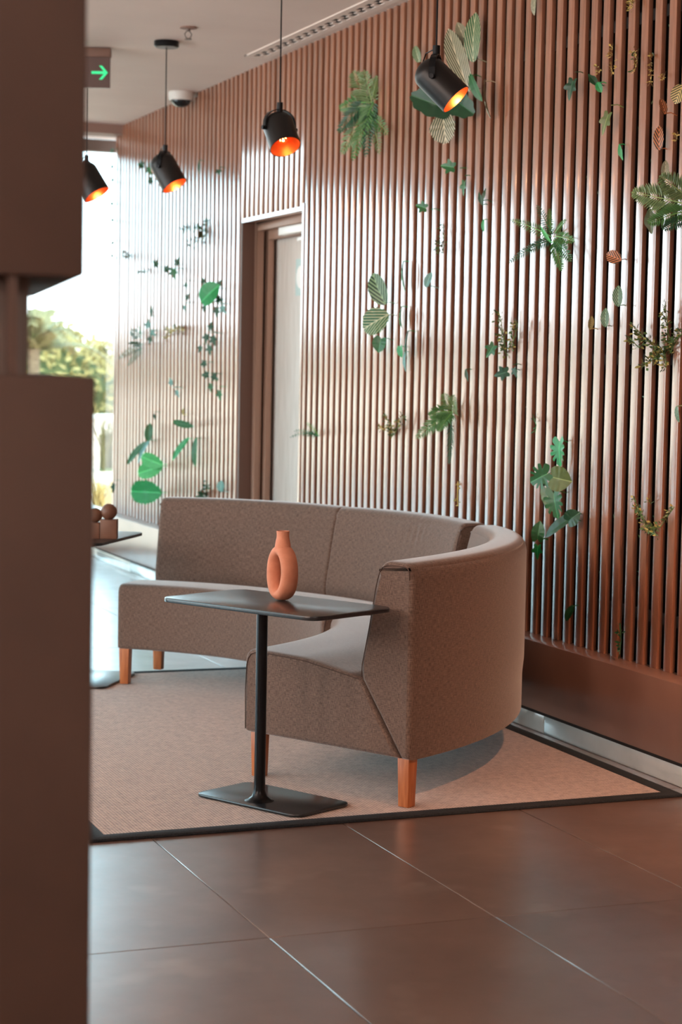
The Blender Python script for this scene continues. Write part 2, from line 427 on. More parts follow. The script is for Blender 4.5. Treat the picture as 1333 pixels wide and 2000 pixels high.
for y in ys:
    over = DY0-0.03 < y < DY1+0.03
    if over and not (DY0+0.0 < y < DY1-0.0): continue
    key = (over, y > 8.5)
    if key not in SM:
        w = SLATW(y)/2; mb = MB(); mb.box((0, -w, DZ+0.006 if over else ZB), (0.018, w, HC))
        o = mb.build('slat', M_slat, wall, bevel=0.0015, seg=2); SM[key] = o.data
    else:
        o = bpy.data.objects.new('slat', SM[key]); COL.objects.link(o); o.parent = wall
    o.location = (XW+random.uniform(-0.0008, 0.0008), y+random.uniform(-0.0025, 0.0025), 0)
    o.rotation_euler = (0, 0, random.uniform(-0.003, 0.003))
# battens that carry the slats
mb = MB()
for z in (0.5, 1.4, 2.6):
    mb.box((XW+0.018, 3.6, z), (BX, DY0-0.02, z+0.04)); mb.box((XW+0.018, DY1+0.02, z), (BX, Y1, z+0.04))
mb.build('batten', M_back, wall)
mb = MB(); mb.box((XW-0.001, Y1-0.012, ZB), (BX+0.12, Y1+0.02, HC))
mb.build('end_panel', M_slat, wall)
# edging round the doorway
mb = MB(); mb.box((XW-0.004, DY0-0.028, ZT), (XW+0.06, DY0-0.002, DZ+0.02))
mb.build('edging', M_slat, wall)
mb = MB(); mb.box((XW-0.004, DY0-0.002, DZ-0.016), (XW+0.06, DY1+0.002, DZ+0.006))
mb.build('edging', M_slat, wall)
# door recess, frame, leaf
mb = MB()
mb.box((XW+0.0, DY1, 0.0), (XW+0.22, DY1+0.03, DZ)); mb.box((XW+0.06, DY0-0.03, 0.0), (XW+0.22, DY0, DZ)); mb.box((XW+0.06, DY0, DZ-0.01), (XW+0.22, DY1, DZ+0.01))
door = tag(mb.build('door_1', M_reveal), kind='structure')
mb = MB()
mb.box((XW+0.075, DY1-0.045, 0.0), (XW+0.115, DY1, DZ-0.01)); mb.box((XW+0.075, DY0, DZ-0.06), (XW+0.115, DY1-0.045, DZ-0.01))
mb.box((XW+0.13, DY1-0.075, 0.0), (XW+0.165, DY1, DZ-0.05)); mb.box((XW+0.13, DY0, DZ-0.11), (XW+0.165, DY1-0.075, DZ-0.05))
mb.build('door_frame', M_frame, door, bevel=0.003)
mb = MB(); mb.box((XW+0.185, DY0-0.02, 0.005), (XW+0.22, DY1-0.0, DZ-0.06))
leaf = mb.build('door_leaf', M_door, door, bevel=0.002)
mb = MB(); mb.box((XW+0.085, DY0+0.0, DZ-0.105), (XW+0.125, DY0+0.62, DZ-0.062))
clo = mb.build('door_closer', M_white, door, bevel=0.004)
mb = MB(); mb.box((XW+0.10, DY0+0.0, DZ-0.150), (XW+0.125, DY0+0.36, DZ-0.128))
mb.build('closer_arm', M_white, clo, bevel=0.003)
mb = MB(); q = at(588, 541, X=XW+0.182)
mb.box((XW+0.181, q.y-0.08, q.z-0.10), (XW+0.185, q.y+0.08, q.z+0.10)); sg = mb.build('door_sign', mat('sign_plate', srgb(170,190,184), 0.4), door)
mb = MB(); mb.lathe([(0.001, 0), (0.062, 0), (0.062, 0.003), (0.001, 0.003)], 28, Matrix.Translation((XW+0.181, q.y, q.z)) @ Matrix.Rotation(-PI/2, 4, 'Y'))
mb.build('sign_disc', M_white, sg)

# planter ledge along the wall, marble skirting below
mb = MB(); mb.box((XT, Y0, ZT), (BX, 15.6, ZB))
ledge = tag(mb.build('trim_3', M_ledge, bevel=0.003), kind='structure')
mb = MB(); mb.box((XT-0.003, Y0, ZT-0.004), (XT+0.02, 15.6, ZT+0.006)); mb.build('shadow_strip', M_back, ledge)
base = empty('baseboard_right', (XS, 6, 0)); base['kind'] = 'structure'
yb = Y0
jb = at(1063, 1412, X=XS).y
cuts = [Y0] + sorted([jb+1.2*k for k in range(-8, 8) if Y0+0.2 < jb+1.2*k < 15.2]) + [15.6]
for a, b_ in zip(cuts[:-1], cuts[1:]):
    mb = MB(); mb.box((0, a+0.002-6, 0.0), (0.08, b_-0.002-6, ZT-0.002)); mb.build('skirting_panel', M_skirt, base, bevel=0.0015)

# far glazed front (window_1)
XE = XW+0.30
mb = MB(); mb.box((XL_, YF-0.04, 2.90), (XE, YF+0.04, 2.985)); mb.box((XL_, YF-0.04, 0.0), (XT-0.01, YF+0.04, 0.05)); mb.box((XE-0.04, Y1+0.03, 2.90), (XE, YF-0.04, 2.985))
win = tag(mb.build('window_1', M_alu), kind='structure')
xm = [XL_+0.03, -1.8, -0.1, 1.6]
for x in xm:
    mb = MB(); mb.box((x-0.03, YF-0.04, 0.05), (x+0.03, YF+0.04, 2.90)); mb.build('mullion', M_alu, win)
for a, b_ in zip(xm, xm[1:]+[XE-0.03]):
    mb = MB(); mb.box((a+0.03 if a != xm[0] else a, YF-0.005, 0.05), (b_-0.03 if b_ < 3 else b_, YF+0.005, 2.90)); mb.build('pane', M_glass, win)
mb = MB(); mb.box((XE-0.03, Y1+0.03, 0.05), (XE-0.02, YF-0.01, 2.90)); mb.build('pane', M_glass, win)

# ============================================================ ceiling fittings
q = at(325, 84, Z=HC)
def axis_matrix(p, d):
    d = Vector(d).normalized(); q = d.to_track_quat('Z', 'Y'); return Matrix.Translation(p) @ q.to_matrix().to_4x4()
def img_dir(dx, dy, toward):
    return (RT*dx - UP*dy - fwd*toward).normalized()
def pendant(attach, ln, dia, axis, label, cord_to=None, yoke_ang=0.0, power=0.55):
    """attach = point where the cord meets the lamp head"""
    cx, cy = (cord_to if cord_to else (attach.x, attach.y))
    root = empty('pendant_lamp', (cx, cy, HC)); tag(root, label, 'lamp', 'pendant spot lamps over the lounge')
    o = Vector((cx, cy, HC))
    mb = MB(); mb.lathe([(0.001, 0), (0.062, 0), (0.064, -0.004), (0.064, -0.026), (0.058, -0.032), (0.001, -0.032)], 36)
    mb.build('canopy', M_black, root, smooth=True)
    mb = MB(); mb.tube([(0, 0, -0.03), attach-o], 0.0032, 8); mb.build('cord', M_black, root, smooth=True)
    a = Vector(axis).normalized(); r = dia/2
    top = attach + Vector((0, 0, -0.055)) - a*0.0
    # head frame: axis a; origin at domed end, pivot at ~40% of length
    side = a.cross(Vector((0, 0, 1))).normalized()
    piv = attach + Vector((0, 0, -0.030-ln*0.42))
    base_ = piv - a*ln*0.42
    m = axis_matrix(base_-o, a)
    prof = [(0.001, 0)] + [(r*math.sin(t), r*0.75*(1-math.cos(t))) for t in [PI/2*k/8 for k in range(1, 9)]] + [(r*1.0, ln*0.7), (r*1.01, ln), (r*0.965, ln)]
    mb = MB(); mb.lathe(prof, 40, m); sh = mb.build('shade', M_shade, root, smooth=True)
    inn = [(r*0.965, ln), (r*0.955, ln*0.7), (r*0.955, r*0.8)] + [(r*0.95*math.cos(t), r*0.8-r*0.7*math.sin(t)) for t in [PI/2*k/6 for k in range(1, 6)]]+[(0.001, r*0.1)]
    mb = MB(); mb.lathe(inn, 40, m); mb.build('shade_lining', M_copper, sh, smooth=True)
    # yoke
    R_ = r+0.008
    pts = []
    upv = Vector((0, 0, 1)); 
    for k in range(13):
        t = PI*k/12
        pts.append(piv-o + side*R_*math.cos(t) + upv*(0.03+ln*0.42-0.02)*math.sin(t)**0.7)
    mb = MB(); 
    for p0, p1 in zip(pts[:-1], pts[1:]):
        d = (p1-p0).normalized(); n = a*0 + side.cross(upv)
        w = n*0.011; th = d.cross(n).normalized()*0.0018
        vs = [p0-w-th, p0+w-th, p0+w+th, p0-w+th, p1-w-th, p1+w-th, p1+w+th, p1-w+th]
        mb.add(vs, [(0,1,2,3),(7,6,5,4),(0,4,5,1),(1,5,6,2),(2,6,7,3),(3,7,4,0)])
    mb.build('yoke', M_black, root)
    for s in (-1, 1):
        mb = MB(); mb.tube([piv-o+side*s*(R_-0.012), piv-o+side*s*(R_+0.010)], 0.009, 12)
        mb.build('pivot_knob', M_black, root, smooth=True)
    mb = MB(); mb.tube([attach-o+Vector((0,0,0.01)), attach-o-Vector((0,0,0.03))], 0.013, 14); mb.build('cord_grip', M_black, root, smooth=True)
    mb = MB()
    cp = base_-o
    mb.tube([attach-o-Vector((0,0,0.0))+side*0.008, (attach-o+cp)/2 - side*0.02-Vector((0,0,0.0))-a*0.02, cp+a*0.004], 0.0025, 6); mb.build('feed_wire', M_black, root, smooth=True)
    # bulb
    bp = base_-o + a*ln*0.66; bm_ = axis_matrix(bp, a)
    mb = MB(); mb.lathe([(0.012, -0.06), (0.014, -0.04), (0.030, -0.01)] + [(0.030*math.cos(t), 0.030*math.sin(t)) for t in [PI/2*k/6 for k in range(0, 7)]], 20, bm_)
    bulb = mb.build('bulb', M_bulb, root, smooth=True)
    mb = MB()
    for k in range(5):
        t = 2*PI*k/5; t2 = t+0.5
        mb.tube([bm_ @ Vector((0.010*math.cos(t), 0.010*math.sin(t), -0.02)), bm_ @ Vector((0.014*math.cos(t2), 0.014*math.sin(t2), 0.016))], 0.0016, 5)
    mb.build('filament', M_fil, bulb)
    d = bpy.data.lights.new('bulb_light', 'POINT'); d.energy = power; d.color = (1.0, 0.5, 0.22); d.shadow_soft_size = 0.012
    lo = bpy.data.objects.new('bulb_light', d); COL.objects.link(lo); lo.parent = root; lo.location = bp + a*0.045
    return root
M_bulb = bpy.data.materials.new('bulb_glass'); M_bulb.use_nodes = True
_t = M_bulb.node_tree; _t.nodes.clear()
_o = _t.nodes.new('ShaderNodeOutputMaterial'); _tr = _t.nodes.new('ShaderNodeBsdfTransparent'); _gl = _t.nodes.new('ShaderNodeBsdfGlossy'); _gl.inputs[1].default_value = 0.03
_tr.inputs[0].default_value = (1, 0.85, 0.65, 1); _mx = _t.nodes.new('ShaderNodeMixShader'); _mx.inputs[0].default_value = 0.12
_t.links.new(_tr.outputs[0], _mx.inputs[1]); _t.links.new(_gl.outputs[0], _mx.inputs[2]); _t.links.new(_mx.outputs[0], _o.inputs[0])

pA = at(323, 287, X=2.79); pB = at(547, 205, X=2.74); pC = at(853, 95, X=2.74)
pD = at(169, 306, Y=10.72)
pendant(pA, 0.185, 0.135, img_dir(0.46, 0.84, 0.12), 'pendant spot lamp whose round canopy shows on the ceiling beside the sprinkler')
pendant(pB, 0.165, 0.132, img_dir(0.27, 0.86, 0.40), 'pendant spot lamp above the doorway with its glowing bulb facing out')
pendant(pC, 0.175, 0.118, img_dir(0.66, 0.70, 0.13), 'nearest pendant spot lamp hanging before the cream-veined leaves', power=0.55)
pendant(pD, 0.20, 0.16, img_dir(0.50, 0.84, 0.05), 'pendant spot lamp half hidden behind the brown divider near the window')

# sprinkler
q = at(368, 53, Z=HC)
root = tag(empty('sprinkler', q), 'small ceiling sprinkler head beside the lamp canopy', 'sprinkler')
mb = MB(); mb.lathe([(0.001, 0), (0.042, 0), (0.042, -0.006), (0.001, -0.010)], 24); mb.build('rosette', M_beam, root, smooth=True)
mb = MB(); mb.lathe([(0.001, -0.008), (0.012, -0.008), (0.010, -0.02), (0.001, -0.02)], 12)
for s in (-1, 1):
    mb.tube([(s*0.006, 0, -0.018), (s*0.018, 0, -0.034), (s*0.012, 0, -0.05), (0, 0, -0.056)], 0.0025, 6)
mb.lathe([(0.001, -0.055), (0.018, -0.057), (0.018, -0.060), (0.001, -0.060)], 16)
mb.build('spray_head', M_foreg, root, smooth=True)
# dome camera
q = at(354, 180, Z=HC); 
root = tag(empty('dome_camera', q), 'white dome security camera on the ceiling above the slat wall', 'camera')
mb = MB(); mb.lathe([(0.001, 0), (0.075, 0), (0.078, -0.01), (0.074, -0.045), (0.066, -0.052)], 32); mb.build('housing', M_white, root, smooth=True)
mb = MB(); mb.lathe([(0.064, -0.048)]+[(0.060*math.cos(t), -0.048-0.045*math.sin(t)) for t in [PI/2*k/8 for k in range(0, 9)]], 32); mb.build('dome', M_darkglass, root, smooth=True)
mb = MB(); mb.box((0.07, -0.014, -0.022), (0.15, 0.014, -0.0)); mb.build('cable_boss', M_white, root, bevel=0.003)

# exit sign
q = at(216, 92, Z=HC); 
root = tag(empty('exit_sign', (q.x, q.y, HC)), 'ceiling exit sign with a green arrow pointing right', 'sign')
ex = Vector((RT.x, RT.y, 0)).normalized(); ey = Vector((fwd.x, fwd.y, 0)).normalized()
def obox(mb, o, a, b):
    x0, y0, z0 = a; x1, y1, z1 = b
    P = lambda x, y, z: o + ex*x + ey*y + Vector((0, 0, z))
    vs = [P(x0,y0,z0),P(x1,y0,z0),P(x1,y1,z0),P(x0,y1,z0),P(x0,y0,z1),P(x1,y0,z1),P(x1,y1,z1),P(x0,y1,z1)]
    mb.add(vs, [(3,2,1,0),(4,5,6,7),(0,1,5,4),(1,2,6,5),(2,3,7,6),(3,0,4,7)])
O = Vector((0, 0, 0))
mb = MB(); obox(mb, O, (-0.40, 0, -0.05), (0, 0.05, -0.004)); mb.build('housing', mat('sign_housing', srgb(120,90,78), 0.5), root, bevel=0.003)
mb = MB(); obox(mb, O, (-0.40, 0.012, -0.21), (-0.003, 0.03, -0.05)); mb.build('sign_panel', mat('sign_panel', srgb(80,56,50), 0.35), root)
def flat(mb, pts, y=0.010, t=0.002):
    n = len(pts); P = lambda x, z, yy: ex*x + ey*yy + Vector((0, 0, z))
    mb.add([P(x, z, y) for x, z in pts]+[P(x, z, y+t) for x, z in pts], [tuple(range(n)), tuple(range(2*n-1, n-1, -1))]+[(i, n+i, n+(i+1)%n, (i+1)%n) for i in range(n)])
mb = MB(); cx, cz = -0.048, -0.131
flat(mb, [(cx-0.052, cz-0.007), (cx+0.022, cz-0.007), (cx+0.022, cz+0.007), (cx-0.052, cz+0.007)])
for s in (1, -1):
    flat(mb, [(cx+0.034, cz), (cx+0.004, cz+s*0.036), (cx-0.012, cz+s*0.036), (cx+0.018, cz)][::s])
mb.build('arrow', M_green, root)
mb = MB(); flat(mb, [(-0.34, -0.19), (-0.26, -0.19), (-0.26, -0.07), (-0.34, -0.07)]); flat(mb, [(-0.22, -0.12), (-0.18, -0.08), (-0.17, -0.09), (-0.20, -0.13), (-0.17, -0.17), (-0.19, -0.18), (-0.22, -0.14)])
mb.build('running_figure', M_green, root)

# linear slot diffuser in the ceiling beside the slats
a_ = at(487, 108, Z=HC); 
x0, y1_ = a_.x-0.02, a_.y+0.02
w = 0.135
root = tag(empty('air_diffuser', (x0, 7.0, HC)), 'long white slot air diffuser set in the ceiling beside the slats', 'vent')
mb = MB()
for (xa, xb) in ((0.0, 0.038), (w-0.038, w)):
    mb.box((xa, 5.5-7, -0.006), (xb, y1_-7, 0.0))
mb.box((0.0, y1_-7-0.04, -0.0065), (w, y1_-7, 0.0)); mb.build('frame', mat('diffuser_white', srgb(232,216,206), 0.5), root)
mb = MB(); mb.box((0.036, 5.52-7, -0.002), (w-0.036, y1_-7.03, 0.0)); mb.build('slot', M_back, root)
k = 0; y = 5.55; vane = None
while y < y1_-0.06:
    if vane is None:
        mb = MB(); mb.box((0.0, -0.022, -0.0055), (0.028, 0.022, -0.002)); v = mb.build('vane', bpy.data.materials['diffuser_white'], root); vane = v.data
    else:
        v = bpy.data.objects.new('vane', vane); COL.objects.link(v); v.parent = root
    v.location = (0.038 + (0.030 if k % 2 else 0.0), y-7, 0); y += 0.052; k += 1
# ============================================================ the rug
rugc = [(1.33, 5.315), (3.312, 5.360), (3.345, 8.290), (1.36, 8.285)]
def inset_poly(pts, d):
    n = len(pts); out = []
    for i in range(n):
        p0, p1, p2 = Vector(pts[i-1]), Vector(pts[i]), Vector(pts[(i+1) % n])
        e1 = (p1-p0).normalized(); e2 = (p2-p1).normalized()
        n1 = Vector((-e1.y, e1.x)); n2 = Vector((-e2.y, e2.x))
        b = (n1+n2)/(1+n1.dot(n2)); out.append(tuple(p1+b*d))
    return out
root = tag(empty('rug', (2.3, 6.8, 0)), 'beige woven sisal rug with black binding under the curved sofa', 'rug')
mb = MB(); mb.prism(inset_poly(rugc, 0.05), 0.001, 0.0082); shift(mb, (2.3, 6.8, 0)); mb.build('pile', M_rug, root)
mb = MB(); inn = inset_poly(rugc, 0.055)
for i in range(4):
    j = (i+1) % 4
    mb.prism([rugc[i], rugc[j], inn[j], inn[i]], 0.0005, 0.0090)
shift(mb, (2.3, 6.8, 0)); mb.build('binding', M_border, root, bevel=0.002)
RZ = 0.0091

# ============================================================ the curved sofa
CX, CY = 1.471, 7.076
def lerp(a, b, t): return a+(b-a)*t
def arc_solid(prof, tha, thb, name, m, parent, org, n=70, C=(0, 0), eb=0.014, puff=None, seams=(), ridge=None):
    """prof: closed (r,z) polygon; tha/thb: end angles (deg) as functions of r; rounded ends, seam grooves"""
    k = len(prof)
    nrm = []
    area = sum(prof[i][0]*prof[(i+1) % k][1]-prof[(i+1) % k][0]*prof[i][1] for i in range(k))
    sg = 1 if area > 0 else -1
    for i in range(k):
        p0, p1, p2 = Vector(prof[i-1]), Vector(prof[i]), Vector(prof[(i+1) % k])
        e1 = (p1-p0).normalized(); e2 = (p2-p1).normalized()
        n1 = Vector((-e1.y, e1.x))*sg; n2 = Vector((-e2.y, e2.x))*sg
        nrm.append((n1+n2)/max(0.35, 1+n1.dot(n2)))
    rm = 1.5
    la = abs(math.radians(tha(rm)-thb(rm)))*rm
    ts = [0, 0.15*eb/la, 0.45*eb/la, eb/la]
    ts = ts + [lerp(eb/la, 1-eb/la, i/n) for i in range(1, n)] + [1-t for t in reversed(ts)]
    for s in seams:
        ts += [s-0.006/la, s-0.003/la, s, s+0.003/la, s+0.006/la]
    ts = sorted(ts)
    cum = [0]
    for i in range(k): cum.append(cum[-1]+(Vector(prof[(i+1) % k])-Vector(prof[i])).length)
    vs = []; uvs = []
    for t in ts:
        s = min(t, 1-t)*la
        ins = eb*(1-math.sqrt(max(0, 1-(1-min(1, s/eb))**2))) if s < eb else 0.0
        for q in seams:
            dd = abs(t-q)*la
            if dd < 0.006: ins += 0.006*(1-dd/0.006)
        pf = 0
        if puff:
            br = [0]+list(seams)+[1]
            for a, b in zip(br[:-1], br[1:]):
                if a <= t <= b: pf = puff*math.sin(PI*(t-a)/(b-a))**0.5 if b > a else 0
        for i in range(k):
            r, z = prof[i]
            fl = 1 if z > 0.3 else 0
            d = ins - pf*fl
            if ridge: d += ridge(t, r, z)
            rr = r+nrm[i].x*d; zz = z+nrm[i].y*d
            th = math.radians(lerp(tha(r), thb(r), t))
            vs.append((CX+C[0]+rr*math.cos(th)-org[0], CY+C[1]+rr*math.sin(th)-org[1], zz-org[2])); uvs.append((t*la, cum[i]))
    fs = []; m_ = len(ts)
    for a in range(m_-1):
        for i in range(k):
            j = (i+1) % k; fs.append((a*k+i, a*k+j, (a+1)*k+j, (a+1)*k+i))
    mb = MB(); mb.add(vs, fs, uvs)
    # fix wrap-around uv
    for fi, f in enumerate(fs):
        if f[1] % k == 0:
            u = mb.uv[fi]; mb.uv[fi] = [u[0], (u[1][0], cum[k]), (u[2][0], cum[k]), u[3]]
    capuv = [(p[0], p[1]) for p in prof]
    for a in (0, m_-1):
        idx = [a*k+i for i in range(k)]
        mb.f.append(idx if a else idx[::-1]); mb.mi.append(0); mb.uv.append(capuv if a else capuv[::-1])
    o = mb.build(name, m, parent, smooth=True, angle=50)
    bm = bmesh.new(); bm.from_mesh(o.data); bmesh.ops.recalc_face_normals(bm, faces=bm.faces)
    for f in bm.faces:
        if len(f.verts) > 4:
            f.smooth = False
            for e in f.edges: e.smooth = False
    bm.to_mesh(o.data); bm.free()
    return o
def rnd(pts, rads, n=5):
    out = []; k = len(pts)
    for i in range(k):
        p0, p1, p2 = Vector(pts[i-1]), Vector(pts[i]), Vector(pts[(i+1) % k]); r = rads[i]
        if r <= 0: out.append(tuple(p1)); continue
        a = p1+(p0-p1).normalized()*r; b = p1+(p2-p1).normalized()*r
        for q in range(n+1):
            t = q/n; out.append(tuple(a*(1-t)**2+p1*2*t*(1-t)+b*t*t))
    return out
def dens(pts, step=0.06):
    out = []; k = len(pts)
    for i in range(k):
        a, b = Vector(pts[i]), Vector(pts[(i+1) % k]); m_ = max(1, int((b-a).length/step))
        for q in range(m_): out.append(tuple(a+(b-a)*q/m_))
    return out
SEATP = dens(rnd([(1.185, 0.160), (1.185, 0.438), (1.45, 0.432), (1.684, 0.396), (1.846, 0.160)], [0.018, 0.045, 0.05, 0.0, 0.0]))
BACKP = dens(rnd([(1.690, 0.392), (1.683, 0.44), (1.738, 0.700), (1.762, 0.772), (1.868, 0.770), (1.885, 0.740), (1.885, 0.160), (1.852, 0.160)], [0.0, 0.02, 0.05, 0.03, 0.02, 0.02, 0.0, 0.0]))
def leg(parent, x, y, rz, org):
    mb = MB(); c, s = math.cos(rz), math.sin(rz)
    def q(w, z): return [(x-org[0]+c*a*w-s*b*w, y-org[1]+s*a*w+c*b*w, z) for a, b in ((-1,-1),(1,-1),(1,1),(-1,1))]
    vs = q(0.019, RZ)+q(0.0225, 0.162)
    mb.add(vs, [(3,2,1,0),(4,5,6,7),(0,1,5,4),(1,2,6,5),(2,3,7,6),(3,0,4,7)])
    return mb.build('leg', M_wood, parent, bevel=0.002)
def polar(r, th): return CX+r*math.cos(math.radians(th)), CY+r*math.sin(math.radians(th))
def piping(parent, C, thf, org, sel):
    mb = MB(); pts = []
    for (r, z) in sel:
        th = math.radians(thf(r)); pts.append((CX+C[0]+r*math.cos(th)-org[0], CY+C[1]+r*math.sin(th)-org[1], z))
    mb.tube(pts, 0.0016, 6); return mb.build('piping', M_piping, parent, smooth=True)
def sofa(tha, thb, label, legs, near_end, seams, ridge=None, C=(0, 0)):
    c = polar(1.5, (tha(1.5)+thb(1.5))/2); org = (c[0], c[1], 0)
    root = tag(empty('curved_sofa', org), label, 'sofa', 'curved sofa modules on the rug')
    st = arc_solid(SEATP, tha, thb, 'seat', M_fab, root, org, puff=0.004, seams=(), C=C)
    bk = arc_solid(BACKP, tha, thb, 'backrest', M_fab, root, org, puff=0.006, seams=seams, ridge=ridge, n=130 if ridge else 70, C=C)
    for (r, th) in legs:
        lx, ly = polar(r, th); leg(root, lx+C[0], ly+C[1], math.radians(th), org)
    e = near_end
    off = (lambda r: thb(r)-0.05) if e == 'b' else (lambda r: tha(r)+0.05)
    piping(st, C, off, org, [(1.192, 0.17), (1.190, 0.30), (1.194, 0.385), (1.200, 0.405), (1.212, 0.420), (1.232, 0.428), (1.30, 0.430), (1.45, 0.424), (1.68, 0.392)])
    piping(bk, C, off, org, [(1.69, 0.40), (1.692, 0.44), (1.718, 0.56), (1.742, 0.690), (1.748, 0.715), (1.756, 0.738), (1.766, 0.752), (1.782, 0.759), (1.82, 0.761), (1.855, 0.760), (1.868, 0.755), (1.874, 0.742), (1.874, 0.72)])
    return root
def ridge_left(t, r, z):
    d = 0
    for tc_, a, w in ((0.780, 0.006, 0.0035), (0.800, 0.009, 0.004), (0.825, 0.004, 0.003), (0.755, 0.004, 0.003), (0.85, 0.003, 0.003)):
        if r < 1.80 and 0.60 < z: d += a*math.exp(-((t-tc_+0.05*(z-0.7))/w)**2)*max(0, 1-abs(z-0.71)/0.07)
    return d
sofa(lambda r: 56.0, lambda r: lerp(-5.5, -3.5, (r-1.185)/0.7),
     'left module of the curved sofa, two grey-brown linen backs, farther from the camera',
     [(1.215, 54.6), (1.64, 54.6), (1.235, -2.5), (1.83, -1.5)], 'b', [0.5], ridge_left, (-0.03, -0.09))
sofa(lambda r: lerp(-15.0, -8.0, (r-1.185)/0.7), lambda r: -61.9,
     'near module of the curved sofa, its flat linen end facing the black table',
     [(1.222, -60.0), (1.855, -60.9), (1.235, -18.0), (1.83, -12.0)], 'b', [])

# ============================================================ tables
def round_rect(cx, cy, hu, hv, rad, U, V, n=8):
    pts = []
    for sx_, sy_, a0 in ((1, 1, 0), (-1, 1, 90), (-1, -1, 180), (1, -1, 270)):
        for k in range(n+1):
            a = math.radians(a0+90*k/n)
            u = sx_*(hu-rad)+rad*math.cos(a); v = sy_*(hv-rad)+rad*math.sin(a)
            pts.append((cx+U[0]*u+V[0]*v, cy+U[1]*u+V[1]*v))
    return pts
def c_table(px, py, U, pole, top_c, top_h, base_c, base_h, ztop, z0, label, topmat=None):
    V = (-U[1], U[0])
    root = tag(empty('side_table', (pole[0], pole[1], z0)), label, 'table', 'black side tables by the sofa')
    o = (pole[0], pole[1], z0)
    mb = MB(); mb.prism(round_rect(*top_c, *top_h, 0.05, U, V), ztop-0.014, ztop); shift(mb, o); mb.build('table_top', topmat or M_blackt, root, bevel=0.003)
    mb = MB(); mb.prism(round_rect(*base_c, *base_h, 0.04, U, V), z0+0.0005, z0+0.010); shift(mb, o); mb.build('base_plate', M_blackt, root, bevel=0.003)
    mb = MB(); h = ztop-0.014-z0
    mb.lathe([(0.001, 0.009), (0.048, 0.0095), (0.036, 0.014), (0.024, 0.024), (0.0185, 0.045), (0.0175, 0.08), (0.0175, h-0.004), (0.001, h-0.004)], 28)
    mb.build('pole', M_black, root, smooth=True)
    mb = MB(); mb.prism([(-0.05,-0.05),(0.05,-0.05),(0.05,0.05),(-0.05,0.05)], h-0.006, h+0.0005); 
    mb.build('mounting_plate', M_black, root, bevel=0.002)
    return root
ux, uy = 0.465, -0.885; nn = math.hypot(ux, uy); U1 = (ux/nn, uy/nn)
TZ = 0.64
c_table(0, 0, U1, (1.946, 5.623), (1.987, 5.618), (0.330, 0.187), (1.998, 5.648), (0.222, 0.13), TZ, RZ,
        'black pole side table in front of the near sofa end, vase on top')
# far side table by the window side of the sofa
b_ = at(222, 1343, Z=RZ+0.01); t_ = at(190, 1064, Z=TZ)
U2 = (0.55, 0.835)
c_table(0, 0, U2, (1.93, 8.15), (1.968, 8.03), (0.305, 0.177), (2.030, 8.098), (0.222, 0.13), TZ, RZ,
        'black side table at the far left end of the sofa, mostly behind the divider')

# ring vase
vp = at(551, 1172, Z=TZ)
root = tag(empty('ring_vase', (vp.x, vp.y, TZ)), 'terracotta ring-shaped vase with a short neck on the black side table', 'vase')
mb = MB()
va = math.radians(-28+0)      # direction of the ring plane in plan
rd = (RT*math.cos(math.radians(57)) - Vector((fwd.x, fwd.y, 0))*math.sin(math.radians(57))); rd.z = 0; rd.normalize()
rn = Vector((-rd.y, rd.x, 0))
N1, N2 = 64, 28; vs = []
A, B = 0.043, 0.069          # centre line half axes
for i in range(N1):
    a = 2*PI*i/N1
    c = Vector((0, 0, 0.0868)) + rd*A*math.cos(a) + Vector((0, 0, 1))*B*math.sin(a)
    dr = (rd*math.cos(a)/A + Vector((0, 0, 1))*math.sin(a)/B).normalized()
    rr = 0.0185+0.002*abs(math.cos(a)); rt = 0.0285+0.003*max(0, -math.sin(a))
    if math.sin(a) < -0.8: pass
    for j in range(N2):
        b = 2*PI*j/N2
        p = c + dr*rr*math.cos(b) + rn*rt*math.sin(b)
        p.z = max(p.z, 0.0008)
        vs.append(p)
fs = [(i*N2+j, ((i+1) % N1)*N2+j, ((i+1) % N1)*N2+(j+1) % N2, i*N2+(j+1) % N2) for i in range(N1) for j in range(N2)]
mb.add(vs, fs)
body = mb.build('body', M_vase, root, smooth=True, angle=80)
mb = MB(); mb.lathe([(0.026, 0.158), (0.0245, 0.172), (0.0225, 0.185), (0.0203, 0.194), (0.0195, 0.205), (0.0205, 0.217), (0.0175, 0.217), (0.016, 0.205), (0.016, 0.180)], 32)
mb.build('neck', M_vase, root, smooth=True, angle=60)

# sculpture on the far table: blocks with balls
sp = at(214, 1052, Z=TZ)
root = tag(empty('ball_sculpture', (sp.x, sp.y, TZ)), 'brown block sculpture carrying two balls on the far side table', 'sculpture')
d = Vector((RT.x, RT.y, 0)).normalized(); dn = Vector((-d.y, d.x, 0))
def oblk(c, hw, hd, z0, z1, nm, par):
    mb = MB(); pts = [(c.x+d.x*a*hw+dn.x*b*hd, c.y+d.y*a*hw+dn.y*b*hd) for a, b in ((-1,-1),(1,-1),(1,1),(-1,1))]
    mb.prism(pts, z0, z1); return mb.build(nm, M_sculpt, par, bevel=0.003)
oblk(d*(-0.002), 0.035, 0.03, 0.0, 0.082, 'block', root); oblk(d*(-0.060), 0.022, 0.03, 0.0, 0.068, 'block', root)
for c, z, r in ((d*(-0.004), 0.082+0.031, 0.034), (d*(-0.062), 0.068+0.029, 0.031)):
    mb = MB(); mb.lathe([(max(0.0005, r*math.sin(PI*k/20)), z-r*math.cos(PI*k/20)) for k in range(21)], 28, Matrix.Translation(c)); mb.build('ball', M_sculpt, root, smooth=True)

